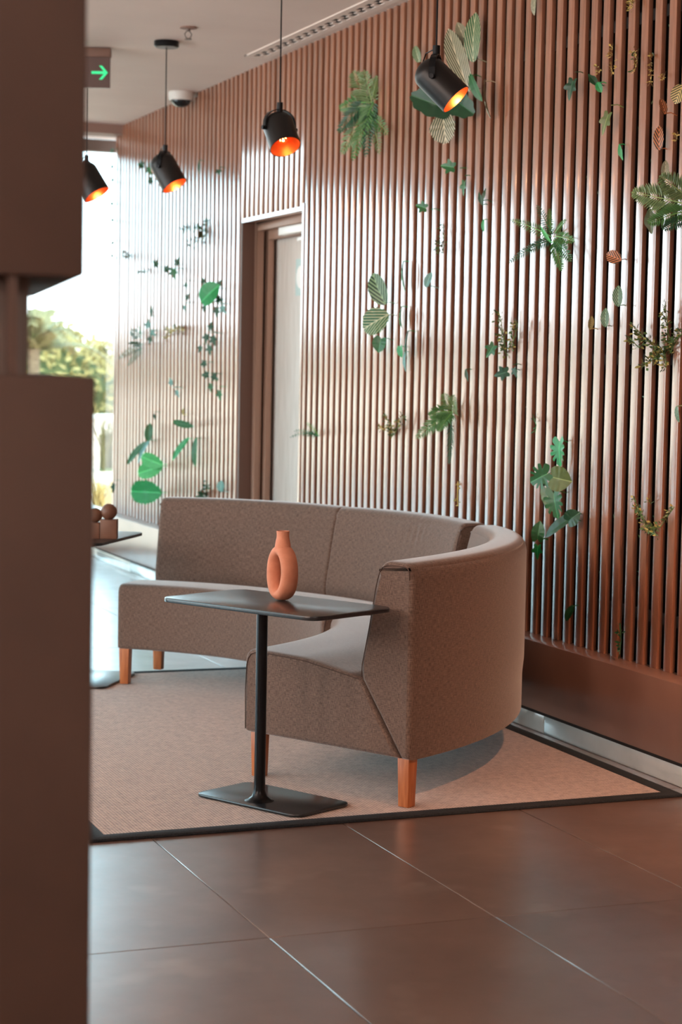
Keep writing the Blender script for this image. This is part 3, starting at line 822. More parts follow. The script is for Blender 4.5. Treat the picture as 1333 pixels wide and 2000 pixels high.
# ============================================================ foreground divider
f0 = at(187, 735, Y=2.4); ra = math.radians(7.5)
root = tag(empty('shelf_divider', (f0.x, f0.y, 0), -ra), 'dark brown shelf divider with an open slot, out of focus in the foreground', 'divider')
zt = f0.z; zu = at(165, 540, Y=2.4).z
pm = 2.62/FPX
mb = MB(); mb.box((-1.0, 0, 0.0), (0.0, 0.75, zt)); mb.build('lower_cabinet', M_fore, root, bevel=0.003)
mb = MB(); mb.box((-1.0, 0, zu), (-22*pm, 0.75, HC-0.002)); mb.build('upper_cabinet', M_fore, root, bevel=0.003)
mb = MB(); mb.box((-1.0, 0.06, zt), (-114*pm, 0.70, zu)); mb.build('shelf_back', M_foreg, root)
mb = MB(); mb.box((-158*pm, 0.01, zt), (-141*pm, 0.05, zu)); mb.build('upright', M_fore, root)

# ============================================================ wall plants
class Plant: pass
def basis(ang, px, tilt=0, face=0.55, lean=0.0):
    """leaf frame: y = tip direction (image angle, 0 up, clockwise), z = towards the viewer"""
    n = (-fwd*(1-face) + Vector((-1, 0, 0))*face).normalized()
    a = math.radians(ang)
    y = RT*math.sin(a)+UP*math.cos(a); y = (y - n*y.dot(n)).normalized()
    x = y.cross(n)
    n = (n + x*math.tan(math.radians(max(-75, min(75, tilt))))).normalized(); x = y.cross(n).normalized()
    if lean:
        l = math.radians(lean); y2 = y*math.cos(l)+n*math.sin(l); n = n*math.cos(l)-y*math.sin(l); y = y2
    return x, y, n
def shape_r(kind, phi):
    """radial outline around the leaf centre; phi=0 at the tip"""
    c, s = math.cos(phi), math.sin(phi); a = abs(((phi+PI) % (2*PI))-PI)
    if kind == 'ovate':
        t = a/PI; return 1/math.sqrt((c/1.0)**2+(s/0.92)**2)*(1+0.10*max(0, 1-a/0.5)**2)
    if kind == 'lance':
        return 1/math.sqrt(c*c+s*s)*(1-0.25*math.sin(2*a)**2 if a < PI/2 else 1-0.12*math.sin(2*a)**2)
    if kind == 'heart':
        r = 1/math.sqrt(c*c+(s/1.0)**2); 
        if a > 2.5: r *= 1-0.55*((a-2.5)/(PI-2.5))
        return r*(1+0.14*max(0, 1-a/0.5)**2)
    if kind == 'ivy':
        r = 0.50 if a < 2.7 else 0.50-0.25*(a-2.7)/(PI-2.7)
        for c0, w, h in ((0, 0.75, 0.62), (1.2, 0.55, 0.42), (2.3, 0.5, 0.22)):
            r += h*max(0, 1-abs(a-c0)/w)**1.3
        return r
    if kind == 'monstera':
        r = 1.0
        if a > 2.6: r *= 1-0.6*((a-2.6)/(PI-2.6))
        for c0 in (0.55, 1.0, 1.5, 2.05):
            r *= 1-0.50*math.exp(-((a-c0)/0.085)**2)
        return r*(1+0.1*max(0, 1-a/0.4)**2)
    if kind == 'serrate':
        r = 1/math.sqrt(c*c+(s/0.95)**2)*(1+0.08*max(0, 1-a/0.4)); return r*(1+0.05*(1 if int(a*9) % 2 else -1))
    if kind == 'wavy':
        return 1+0.06*math.sin(9*a)
    return 1
def leaf_mesh(mb, P, Lm, Wm, fr, kind, org, cup=0.25, droop=0.2):
    x, y, n = fr; NP = 64 if kind in ('monstera', 'ivy', 'serrate', 'heart') else 36; NR = 4
    vs = [P-org]; uvs = [(0.0, 0.5)]
    for r in range(1, NR+1):
        q = r/NR
        for k in range(NP):
            phi = 2*PI*k/NP; rr = shape_r(kind, phi)*q
            if kind in ('monstera',) and q < 1: rr = min(rr, q)
            lx = math.sin(phi)*rr; ly = math.cos(phi)*rr
            z = cup*abs(lx)*Wm*0.5 - droop*(ly**2)*Lm*0.25 + 0.02*Wm*math.sin(ly*14)*abs(lx)
            vs.append(P-org + x*lx*Wm/2 + y*ly*Lm/2 + n*z); uvs.append((lx, ly*0.5+0.5))
    fs = [(0, 1+k, 1+(k+1) % NP) for k in range(NP)]
    for r in range(NR-1):
        for k in range(NP):
            a, b = 1+r*NP+k, 1+r*NP+(k+1) % NP; fs.append((a, a+NP, b+NP, b))
    mb.add(vs, fs, uvs)
def frond_mesh(mb, p0, p1, sag, llen, n, org, nv, w=0.0045, droopy=0.3, taper=0.5):
    """pinnate frond from p0 to p1, sagging by sag (m); leaflets llen (m)"""
    prev = None; pts = []
    side0 = (p1-p0).normalized().cross(nv).normalized()
    for i in range(n+1):
        t = i/n; p = p0.lerp(p1, t) + Vector((0, 0, 1))*(-sag*t*t + sag*t)*1.0*(1)
        pts.append(p)
    mb.tube([p-org for p in pts], [0.0028*(1-0.7*i/n) for i in range(n+1)], 5)
    for i in range(1, n+1):
        t = i/n; d = (pts[i]-pts[i-1]).normalized(); sd = d.cross(nv).normalized()
        ll = llen*math.sin(PI*min(1, 0.12+0.88*t)**0.8)**taper*(1-0.35*t)+0.004
        for s in (-1, 1):
            dir_ = (sd*s*0.85 + d*0.55 + nv*random.uniform(-0.15, 0.25) - Vector((0, 0, 1))*droopy*random.uniform(0.5, 1.2)).normalized()
            wd = dir_.cross(nv).normalized()*w
            a = pts[i]-org; tip = a+dir_*ll-Vector((0, 0, 1))*droopy*0.15*ll; mid = a+dir_*ll*0.45+nv*ll*0.04
            mb.add([a, mid+wd, tip, mid-wd], [(0, 1, 2), (0, 2, 3)], [(0.06, 0), (0.5, 0.5), (0.06, 1), (-0.5, 0.5)])
def sprig_mesh(mb, mb2, pts, org, nleaf, ls, spread, stem=True):
    pts = [Vector(p) for p in pts]
    if stem: mb.tube([p-org for p in pts], 0.0016, 5)
    for i in range(nleaf):
        t = random.random()*(len(pts)-1); k = min(int(t), len(pts)-2); p = pts[k].lerp(pts[k+1], t-k)
        d = Vector((random.uniform(-1, 0.2), random.uniform(-1, 1), random.uniform(-0.8, 1.2))).normalized()
        q = p + d*random.uniform(0.2, 1)*spread
        s = ls*random.uniform(0.6, 1.3); d2 = (d+Vector((random.uniform(-.6,.6), random.uniform(-.6,.6), random.uniform(-.6,.6)))).normalized()
        o_ = d2.orthogonal().normalized(); wd = o_*s*0.32
        tgt = mb2 if (mb2 is not None and random.random() < 0.35) else mb
        if tgt is mb2: tgt.m = 0
        tgt.add([q-org, q-org+d2*s*0.5+wd, q-org+d2*s, q-org+d2*s*0.5-wd], [(0, 1, 2), (0, 2, 3)], [(0, 0), (.5, .5), (0, 1), (-.5, .5)])
        if random.random() < 0.4: mb.tube([p-org, q-org], 0.0007, 3, cap=False)
def wp(px, py, off=0.03): return at(px, py, X=XW-off)
def pxm(p): return (p-Vector((0, 0, CAM_H))).dot(fwd)/FPX

def plant(name, label, cat, pieces, group=None):
    """pieces: (part, kind, ...) with image positions that are turned into points on the slat wall"""
    single = len(pieces) == 1
    c = pieces[0]; org = wp(c[2], c[3], 0.03)
    # anchored in the gap behind: org sits at the slat face
    org = Vector((XW, org.y, org.z))
    root = None
    if not single: root = tag(empty(name, org), label, cat, group)
    for pc in pieces:
        kind = pc[1]
        mb = MB(); mb2 = None
        if kind == 'frond':
            _, _, x0, y0, x1, y1, ll, n, m, sag = pc[:10]
            o0 = 0.004; o1 = pc[10] if len(pc) > 10 else 0.07
            P0, P1 = wp(x0, y0, o0), wp(x1, y1, o1); s = pxm(P0)
            nv = (-fwd*0.6+Vector((-0.4, 0, 0.1))).normalized()
            frond_mesh(mb, P0, P1, sag*s, ll*s, n, org, nv, w=max(0.0022, ll*s*0.085), droopy=pc[11] if len(pc) > 11 else 0.25)
            o = mb
        elif kind == 'sprig':
            _, _, x0, y0, path, n, ls, spread, m = pc[:9]
            P = [wp(x0, y0, 0.0)]+[wp(a, b, 0.03+0.008*i) for i, (a, b) in enumerate(path)]; s = pxm(P[0])
            mb2 = MB() if len(pc) > 9 else None
            sprig_mesh(mb, mb2, P, org, n, ls*s, spread*s, pc[0] != 'blossom')
        else:
            # leaf: (part, shape, px, py, L, W, ang, mat, tilt, off)
            _, shp, x0, y0, Lp, Wp, ang, m = pc[:8]; tilt = pc[8] if len(pc) > 8 else 0; lean = pc[9] if len(pc) > 9 else 0
            P = wp(x0, y0, 0.03); s = pxm(P); Lm, Wm = Lp*s, Wp*s/max(0.3, math.cos(math.radians(tilt)))
            fr = basis(ang, x0, tilt, 0.5, lean); off = 0.014+abs(fr[0].x)*Wm/2+abs(fr[1].x)*Lm/2+0.1*Wm
            P = wp(x0, y0, off)
            leaf_mesh(mb, P, Lm, Wm, fr, shp, org)
            # stalk to the gap behind
            b0 = P - fr[1]*Lm*0.5*(0.5 if shp in ('heart', 'monstera') else 0.9)
            root_pt = Vector((XW+0.014, b0.y+random.uniform(-0.01, 0.01), b0.z-0.005))
            mb.tube([b0-org, (b0*0.5+root_pt*0.5)-org+Vector((0, 0, 0.006)), root_pt-org], 0.0018, 5)
        o = mb.build(pc[0] if not single else name, L[m], root, smooth=(kind not in ('frond', 'sprig')), angle=75)
        if mb2 is not None and mb2.v:
            mb2.build('blossom', L[pc[9]], root or o)
            if root: pass
        if single:
            o.location = org; tag(o, label, cat, group)
    return root
F = 'frond'; SP = 'sprig'
# --- upper middle: palm fronds
plant('palm_fronds', 'large clump of arching green palm fronds between two pendant lamps', 'plant', [
  ('frond', F, 728, 205, 668, 300, 34, 20, 'palm', 30, .10), ('frond', F, 730, 200, 690, 312, 30, 20, 'fern', 26, .12), ('frond', F, 728, 195, 715, 305, 26, 18, 'fernd', 10, .08),
  ('frond', F, 722, 200, 690, 140, 32, 15, 'palm', 6, .09), ('frond', F, 728, 205, 712, 138, 28, 14, 'palm', 4, .06), ('frond', F, 728, 200, 664, 212, 30, 16, 'fern', 18, .1),
  ('frond', F, 730, 230, 758, 262, 20, 10, 'fern', 10, .05), ('frond', F, 722, 195, 662, 258, 30, 18, 'fernd', 24, .13), ('frond', F, 728, 190, 738, 150, 20, 10, 'olive', 3, .05),
  ('frond', F, 730, 235, 742, 300, 18, 12, 'palm', 3, .05)])
# --- behind the nearest lamp
plant('variegated_plant', 'variegated leaves with cream veins behind the nearest lamp', 'plant', [
  ('leaf', 'ovate', 925, 74, 92, 40, 4, 'varieg', 0, 0), ('leaf', 'ovate', 895, 118, 130, 44, -24, 'cream', 10, 0), ('leaf', 'ovate', 815, 106, 34, 20, -20, 'varieg'),
  ('leaf', 'wavy', 846, 202, 100, 50, -70, 'dark', 0, 10), ('leaf', 'wavy', 902, 205, 72, 46, 120, 'dark', 0, 10), ('leaf', 'serrate', 868, 250, 58, 60, 172, 'cream'),
  ('leaf', 'ovate', 950, 192, 76, 16, 170, 'cream', 62), ('leaf', 'ovate', 928, 170, 60, 22, 150, 'mid', 20), ('leaf', 'ovate', 905, 70, 60, 24, -30, 'cream', 20)])
plant('ivy_leaf', 'single green ivy leaf below the cream-veined leaves', 'leaf', [('leaf', 'ivy', 881, 326, 46, 36, -80, 'mid')])
plant('ivy_leaf', 'narrow dangling green leaf right of the ivy leaf under the nearest lamp', 'leaf', [('leaf', 'ivy', 907, 361, 40, 24, 190, 'mid', 25)])
plant('ivy_leaf', 'pointed green leaf left of the slat gap, above the dry box sprig', 'leaf', [('leaf', 'ivy', 828, 405, 38, 30, -75, 'mid')])
plant('ivy_sprig', 'two thin upright green leaves high right of the dry box sprig', 'plant', [('leaf', 'lance', 939, 388, 28, 10, -20, 'dark'), ('leaf', 'lance', 946, 380, 26, 8, 20, 'dark')])
plant('ivy_leaf', 'short bright leaf half in the gap, level with the fern clump', 'leaf', [('leaf', 'ovate', 945, 440, 24, 12, 180, 'bright', 30)])
plant('box_sprig', 'thin brown-green box sprig above the small blue-grey leaf', 'plant', [('sprig', SP, 866, 438, [(868, 462), (866, 495)], 46, 7, 12, 'box', 'stem'), ('sprig', SP, 858, 480, [(856, 496)], 16, 7, 8, 'box')])
# --- calathea group, middle
plant('calathea_plant', 'three striped round calathea leaves in a column left of wall centre', 'plant', [
  ('leaf', 'ovate', 740, 565, 66, 44, -30, 'calg', 0), ('leaf', 'serrate', 734, 628, 62, 54, -110, 'varieg', 0), ('leaf', 'heart', 743, 670, 34, 32, 200, 'mid')])
plant('leafy_spray', 'column of edge-on bright green leaves throwing tall shadows, centre of wall', 'plant', [
  ('leaf', 'ovate', 788, 538, 60, 15, 176, 'bright', 55), ('leaf', 'serrate', 784, 619, 44, 16, 180, 'bright', 55), ('leaf', 'serrate', 795, 672, 56, 16, 185, 'mid', 55),
  ('leaf', 'heart', 783, 684, 26, 18, 170, 'bright', 20), ('leaf', 'lance', 791, 706, 40, 11, 178, 'bluish', 30)])
plant('small_leaf', 'small blue-grey mottled leaf below the thin box sprig', 'leaf', [('leaf', 'ovate', 837, 547, 30, 17, 30, 'bluish', 0)])
# --- fern clump
plant('fern_clump', 'bushy fern clump with several fronds right of the nearest lamp', 'plant', [
  ('frond', F, 1078, 462, 1000, 430, 15, 20, 'fern', 10, .10), ('frond', F, 1078, 468, 996, 512, 16, 20, 'fernd', 20, .11), ('frond', F, 1080, 458, 1050, 402, 14, 15, 'fernd', 4, .07),
  ('frond', F, 1085, 455, 1106, 430, 13, 10, 'fern', 4, .06), ('frond', F, 1085, 462, 1122, 472, 20, 12, 'fern', 10, .06), ('frond', F, 1082, 470, 1098, 528, 20, 18, 'fern', 8, .08),
  ('frond', F, 1078, 470, 1030, 490, 14, 14, 'fernd', 16, .11), ('frond', F, 1084, 466, 1116, 510, 20, 14, 'mid', 10, .08), ('frond', F, 1076, 455, 1075, 408, 12, 12, 'fern', 3, .06),
  ('leaf', 'lance', 1066, 458, 44, 8, -40, 'lime')])
# --- right edge fronds
plant('fir_fronds', 'dense fir-like fronds at the right edge of the picture', 'plant', [
  ('frond', F, 1345, 400, 1236, 376, 40, 24, 'palm', 6, .14, .05), ('frond', F, 1345, 412, 1268, 436, 30, 18, 'fern', 10, .15, .05), ('frond', F, 1345, 385, 1290, 345, 34, 16, 'palm', 4, .12, .05),
  ('frond', F, 1345, 425, 1296, 448, 24, 14, 'fernd', 6, .12, .1), ('leaf', 'lance', 1271, 432, 50, 24, 175, 'stem')])
# --- upper right singles
plant('pointed_leaf', 'grey-green pointed leaf at the top edge, right of the lamp', 'leaf', [('leaf', 'ovate', 1044, 6, 44, 16, 185, 'cream', 20)])
plant('ivy_leaf', 'grey-green drooping ivy leaf in the upper right', 'leaf', [('leaf', 'ivy', 1118, 166, 56, 40, 200, 'dark', 15)])
plant('leaf_pair', 'two slim dark leaves casting a red-brown shadow, upper right', 'leaf', [('leaf', 'lance', 1159, 156, 34, 14, -45, 'dark', 20), ('leaf', 'ovate', 1171, 170, 22, 16, 150, 'bright')])
plant('ivy_leaf', 'lobed green and brown leaf with tip down to the left, upper right', 'leaf', [('leaf', 'ivy', 1186, 232, 60, 34, 205, 'olive', 10)])
plant('small_leaf', 'small dark green wedge leaf below the lobed brown-green leaf', 'leaf', [('leaf', 'lance', 1213, 297, 34, 12, 165, 'bright', 20)])
plant('calathea_leaf', 'yellow and black striped leaf at the top right edge', 'leaf', [('leaf', 'ovate', 1327, 183, 38, 34, -150, 'caly')], 'small striped calathea leaves')
plant('calathea_leaf', 'slim edge-on orange striped leaf under the tiny gold flowers', 'leaf', [('leaf', 'ovate', 1296, 208, 32, 12, -20, 'calo', 45)], 'small striped calathea leaves')
plant('calathea_leaf', 'pointed orange and cream striped leaf above the fir-like fronds', 'leaf', [('leaf', 'ovate', 1288, 270, 46, 24, 0, 'calo')], 'small striped calathea leaves')
plant('calathea_leaf', 'pale banded leaf standing right on top of the fir-like fronds', 'leaf', [('leaf', 'ovate', 1300, 333, 38, 16, 4, 'cream', 20)], 'small striped calathea leaves')
plant('calathea_leaf', 'orange fan-like striped leaf right of the fern clump', 'leaf', [('leaf', 'ovate', 1200, 502, 34, 28, -70, 'calo')], 'small striped calathea leaves')
plant('calathea_leaf', 'larger green and orange banded leaf, upper of the pair', 'leaf', [('leaf', 'ovate', 1208, 579, 40, 24, 0, 'calg')], 'small striped calathea leaves')
plant('calathea_leaf', 'smaller green and orange banded leaf, lower of the pair', 'leaf', [('leaf', 'ovate', 1183, 621, 36, 20, 0, 'calg')], 'small striped calathea leaves')
plant('calathea_leaf', 'tiny dark striped leaf in the gap left of the banded pair', 'leaf', [('leaf', 'ovate', 1155, 631, 26, 10, 10, 'caly', 40)], 'small striped calathea leaves')
plant('calathea_leaf', 'striped leaf cut by the right edge, below the big box bush', 'leaf', [('leaf', 'ovate', 1324, 808, 32, 13, 170, 'calg', 30)], 'small striped calathea leaves')
# --- boxwood with ivy
plant('box_sprig', 'flowering box sprig with yellow tips above three ivy leaves', 'plant', [
  ('sprig', SP, 988, 690, [(985, 660), (975, 608)], 110, 8, 12, 'box', 'yell'), ('sprig', SP, 1000, 680, [(1008, 650), (1012, 632)], 60, 8, 11, 'box', 'yell'),
  ('leaf', 'ivy', 962, 680, 42, 34, 225, 'mid'), ('leaf', 'ivy', 986, 728, 46, 36, -100, 'dark'), ('leaf', 'ivy', 1006, 724, 28, 22, 160, 'dark', 20)])
plant('box_bush', 'wide flowering box bush near the right edge at mid height', 'plant', [
  ('sprig', SP, 1300, 690, [(1270, 670), (1240, 640)], 120, 9, 13, 'box', 'yell'), ('sprig', SP, 1300, 690, [(1280, 700), (1254, 718)], 100, 9, 11, 'box', 'yell'),
  ('sprig', SP, 1310, 680, [(1305, 640), (1300, 596)], 110, 9, 11, 'box', 'yell'), ('sprig', SP, 1310, 690, [(1325, 660), (1345, 640)], 110, 9, 12, 'box', 'yell'),
  ('sprig', SP, 1300, 690, [(1302, 705), (1300, 718)], 50, 9, 10, 'box', 'yell'), ('sprig', SP, 1250, 680, [(1238, 668), (1230, 660)], 36, 8, 10, 'box', 'yell')])
plant('box_sprig', 'curved box sprig low at the right edge over the ledge', 'plant', [
  ('sprig', SP, 1270, 1030, [(1252, 1005), (1238, 972)], 80, 8, 10, 'box', 'yell'), ('sprig', SP, 1268, 1030, [(1290, 1030), (1318, 990)], 60, 8, 9, 'box', 'yell'),
  ('sprig', SP, 1262, 1028, [(1272, 1040), (1286, 1046)], 40, 8, 9, 'box', 'yell'), ('sprig', SP, 1272, 985, [(1268, 975)], 10, 8, 7, 'box', 'yell')])
plant('box_sprig', 'pale yellow-green box sprig above the middle of the sofa back', 'plant', [
  ('sprig', SP, 768, 850, [(765, 830), (752, 812)], 60, 7, 9, 'box', 'yell'), ('sprig', SP, 772, 848, [(780, 826), (790, 812)], 60, 7, 9, 'box', 'yell'), ('sprig', SP, 760, 832, [(750, 838), (745, 836)], 20, 7, 7, 'yell')])
plant('palm_fronds', 'drooping palm frond clump with one frond hanging straight down, above the sofa', 'plant', [
  ('frond', F, 884, 808, 814, 855, 26, 18, 'palm', 22, .12), ('frond', F, 884, 805, 840, 812, 24, 14, 'fern', 14, .1), ('frond', F, 884, 803, 868, 768, 20, 12, 'palm', 3, .06),
  ('frond', F, 884, 812, 836, 840, 20, 14, 'fern', 16, .1), ('frond', F, 882, 825, 878, 905, 13, 20, 'fernd', 2, .03, .5), ('frond', F, 886, 808, 888, 772, 18, 10, 'palm', 2, .05), ('frond', F, 884, 806, 858, 842, 20, 14, 'fern', 10, .09)])
plant('grass_tuft', 'arching grass-like tuft beside the right edge of the doorway', 'plant', [
  ('blade', F, 622, 850, 568, 854, 7, 10, 'fernd', 24, .10), ('blade', F, 622, 852, 576, 842, 8, 10, 'fernd', 20, .08), ('blade', F, 622, 850, 600, 826, 8, 8, 'fern', 8, .06), ('blade', F, 620, 852, 592, 850, 8, 8, 'fernd', 12, .08)])
# --- monstera
plant('monstera_plant', 'monstera cluster with split leaves right of the sofa back', 'plant', [
  ('leaf', 'monstera', 1093, 878, 62, 42, 180, 'bright', 25), ('leaf', 'monstera', 1060, 930, 56, 50, -110, 'mid', 0), ('leaf', 'heart', 1092, 935, 50, 50, 100, 'olive', 0, 0),
  ('leaf', 'monstera', 1084, 978, 66, 46, 170, 'mid', 10), ('leaf', 'heart', 1070, 968, 60, 28, 160, 'olive', 20), ('leaf', 'ovate', 1096, 1024, 80, 26, -118, 'dark', 30), ('leaf', 'heart', 1118, 1012, 36, 34, 60, 'dark'),
  ('leaf', 'heart', 1052, 1042, 44, 26, 10, 'mid', 15), ('leaf', 'ivy', 1051, 1072, 40, 30, 185, 'bright')])
plant('pointed_leaf', 'dark pointed leaf low in a gap above the ledge', 'leaf', [('leaf', 'ovate', 1113, 1197, 34, 18, 215, 'dark', 10)])
plant('stem_sprig', 'thin hanging green stem just above the ledge, right side', 'plant', [('sprig', SP, 1212, 1218, [(1214, 1250), (1211, 1278)], 22, 10, 5, 'dark')])
plant('stem_sprig', 'thin twig with a bright tip left of the monstera', 'plant', [('sprig', SP, 1042, 812, [(1048, 830), (1046, 846)], 12, 8, 4, 'mid')])
plant('stem_sprig', 'fine sprouting twig in the gap above the sofa corner', 'plant', [('sprig', SP, 895, 940, [(894, 970), (895, 988)], 16, 6, 4, 'yell')])
plant('pointed_leaf', 'slender dark leaf above the drooping palm fronds', 'leaf', [('leaf', 'lance', 912, 733, 26, 8, 165, 'dark')])
# --- left part of the wall, beyond the doorway
plant('ivy_sprig', 'small dark ivy sprig behind the farthest canopy lamp', 'plant', [('leaf', 'ivy', 278, 322, 24, 22, -80, 'dark'), ('leaf', 'ivy', 292, 330, 24, 22, 160, 'mid'), ('leaf', 'ivy', 296, 352, 20, 22, -100, 'dark')])
plant('small_leaf', 'thin upright leaf right of the farthest canopy lamp', 'leaf', [('leaf', 'lance', 389, 327, 30, 6, 180, 'fernd')])
plant('small_leaf', 'tiny dark leaf left of the second lamp', 'leaf', [('leaf', 'ivy', 428, 334, 16, 22, 170, 'dark')])
plant('twig_spray', 'dry dark twig spray left of the doorway top', 'plant', [('sprig', SP, 405, 452, [(385, 446), (358, 447)], 46, 8, 8, 'fernd'), ('sprig', SP, 405, 455, [(395, 468), (370, 480)], 46, 8, 8, 'stem'), ('sprig', SP, 402, 448, [(408, 436), (405, 432)], 20, 7, 6, 'fernd')])
plant('ivy_sprig', 'trailing ivy with small leaves high on the far wall', 'plant', [('leaf', 'ivy', 306, 516, 24, 20, -60, 'dark'), ('leaf', 'ivy', 325, 526, 26, 18, 90, 'dark'), ('leaf', 'ivy', 340, 530, 30, 26, 175, 'mid'), ('leaf', 'ivy', 346, 514, 24, 20, 30, 'dark')])
plant('small_leaf', 'small brown-green twig near the window edge', 'plant', [('sprig', SP, 258, 500, [(250, 500), (244, 498)], 24, 7, 6, 'stem')])
plant('small_leaf', 'tiny pair of twig leaves below the trailing ivy', 'plant', [('sprig', SP, 290, 532, [(282, 530), (274, 528)], 10, 7, 3, 'dark')])
plant('ivy_sprig', 'three small ivy leaves in a vertical row left of the big round leaf', 'plant', [('leaf', 'ivy', 364, 556, 18, 14, 180, 'dark'), ('leaf', 'ivy', 366, 582, 18, 15, 30, 'dark'), ('leaf', 'ivy', 361, 600, 16, 12, 180, 'bluish')])
plant('hanging_ivy', 'big round green leaf with small ivy leaves around it, left of the doorway', 'plant', [
  ('leaf', 'ovate', 409, 574, 52, 46, 60, 'bright'), ('leaf', 'ivy', 426, 585, 24, 20, 100, 'dark'), ('leaf', 'ivy', 424, 606, 26, 22, 190, 'dark'), ('leaf', 'ivy', 435, 602, 24, 20, 140, 'bluish'), ('leaf', 'ivy', 400, 600, 20, 16, 200, 'dark'),
  ('leaf', 'ivy', 398, 550, 18, 16, -30, 'dark'), ('leaf', 'ivy', 428, 556, 20, 18, 40, 'dark')])
plant('hanging_ivy', 'dark ivy vine hanging below the big round leaf', 'plant', [
  ('leaf', 'ivy', 412, 640, 22, 20, 10, 'dark'), ('leaf', 'ivy', 404, 658, 26, 22, 200, 'dark'), ('leaf', 'ivy', 417, 662, 28, 24, 160, 'dark'), ('leaf', 'ivy', 392, 680, 20, 18, 220, 'dark'), ('leaf', 'ivy', 410, 680, 26, 22, 180, 'fernd'),
  ('leaf', 'ivy', 400, 710, 22, 20, -100, 'dark'), ('leaf', 'ivy', 404, 732, 26, 22, -90, 'dark'), ('leaf', 'ivy', 418, 735, 24, 22, 120, 'dark'), ('leaf', 'ivy', 412, 754, 24, 16, 180, 'mid'), ('leaf', 'ivy', 429, 768, 28, 20, 175, 'mid')])
plant('fern_clump', 'dark blue-green fern clump at the window end of the wall', 'plant', [
  ('frond', F, 280, 672, 232, 700, 14, 14, 'fernd', 8, .1), ('frond', F, 276, 660, 256, 645, 16, 10, 'bluish', 3, .08), ('frond', F, 278, 680, 250, 714, 12, 12, 'fernd', 5, .08), ('frond', F, 276, 672, 254, 672, 14, 10, 'fernd', 4, .1), ('frond', F, 276, 650, 272, 640, 12, 6, 'fern', 2, .05)])
plant('leafy_spray', 'loose pale blue-green leaves right of the dark fern clump', 'plant', [('leaf', 'ivy', 290, 636, 24, 22, 0, 'bluish'), ('leaf', 'ivy', 297, 650, 20, 18, 120, 'bluish'), ('leaf', 'ivy', 294, 662, 20, 20, 200, 'dark'), ('leaf', 'lance', 296, 608, 22, 8, 0, 'fernd')])
plant('box_sprig', 'yellow-green box sprig beside the hanging ivy vine', 'plant', [('sprig', SP, 360, 645, [(345, 642), (326, 648)], 60, 7, 8, 'yell', 'box'), ('sprig', SP, 340, 644, [(332, 656), (328, 660)], 20, 7, 6, 'yell')])
plant('ivy_sprig', 'slanting pair of small blue-green leaves mid way down the far wall', 'plant', [('leaf', 'ivy', 335, 748, 22, 16, -30, 'bluish'), ('leaf', 'ivy', 346, 766, 22, 14, 150, 'bluish')])
plant('small_leaf', 'tiny dark leaf at the far wall above the low leaf cluster', 'leaf', [('leaf', 'ivy', 302, 812, 16, 12, 170, 'dark')])
plant('small_leaf', 'tiny yellow-green sprout right of the tiny dark leaf', 'leaf', [('leaf', 'lance', 358, 804, 14, 6, 0, 'yell')])
plant('long_leaf', 'upright pointed leaf over the striped long leaves, far wall', 'leaf', [('leaf', 'ovate', 291, 845, 34, 18, 10, 'mid', 20)])
plant('long_leaf_plant', 'two long dark leaves hanging toward the window, low on far wall', 'plant', [('leaf', 'ovate', 266, 884, 64, 17, -125, 'mid', 10), ('leaf', 'ovate', 280, 880, 56, 13, -140, 'bluish', 20)])
plant('long_leaf', 'flat horizontal leaf tip above the drooping green pair', 'leaf', [('leaf', 'ovate', 356, 828, 50, 15, 100, 'mid', 0)])
plant('drooping_leaves', 'drooping pair of long green leaves forming an arch, low far wall', 'plant', [('leaf', 'ovate', 352, 876, 58, 16, -130, 'bright', 10), ('leaf', 'ovate', 381, 882, 56, 18, 185, 'mid', 10)])
plant('broad_leaf_plant', 'light green heart leaves beside the sofa end, above a serrated leaf', 'plant', [('leaf', 'serrate', 296, 900, 56, 30, -75, 'lime', 0), ('leaf', 'serrate', 292, 918, 62, 34, -100, 'lime', 0)])
plant('broad_leaf', 'large dark green serrated leaf just above the left end of the sofa', 'leaf', [('leaf', 'serrate', 284, 961, 76, 48, -88, 'bright', 0)])
plant('grass_tuft', 'small dark grassy tuft right above the left sofa back', 'plant', [('sprig', SP, 404, 975, [(404, 960), (406, 942)], 26, 10, 7, 'fernd'), ('sprig', SP, 404, 975, [(396, 968), (390, 970)], 20, 10, 6, 'fernd')])
plant('small_leaf', 'pale blue-green small round leaf above the sofa back left', 'leaf', [('leaf', 'wavy', 432, 950, 22, 18, 0, 'bluish')])
plant('small_leaf', 'dark leaf poking past the window end of the slats, low', 'leaf', [('leaf', 'ivy', 222, 950, 26, 18, 200, 'dark')])
for (px_, py_, nm) in ((220, 294, 'highest'), (220, 326, 'second from top'), (221, 352, 'third from top'), (220, 398, 'fourth from top'), (221, 430, 'fifth from top'), (221, 474, 'just above the lowest'), (220, 500, 'lowest')):
    plant('edge_leaf', 'small dark leaf silhouetted against the window at the slat end, '+nm, 'leaf', [('leaf', 'ivy', px_, py_, 15, 13, random.uniform(-120, -40), 'fernd')], 'small leaves at the window end of the slats')
# upper left flecks and gold flowers in the gaps
plant('gold_flowers', 'tiny gold flowers in the gaps at the upper right', 'flowers', [
  ('blossom', SP, 1197, 90, [(1197, 120), (1196, 140)], 34, 8, 6, 'gold'), ('blossom', SP, 1240, 95, [(1246, 120), (1240, 140)], 40, 8, 8, 'gold', 'box'), ('blossom', SP, 1275, 110, [(1274, 135), (1272, 160)], 34, 8, 7, 'gold'),
  ('blossom', SP, 1240, 0, [(1234, 10), (1236, 16)], 40, 8, 9, 'yell', 'gold'), ('blossom', SP, 1298, 140, [(1298, 150), (1298, 156)], 16, 8, 5, 'gold'), ('blossom', SP, 1170, 130, [(1171, 140), (1171, 146)], 12, 8, 5, 'yell'), ('blossom', SP, 1322, 270, [(1324, 260), (1322, 276)], 16, 8, 6, 'gold')])
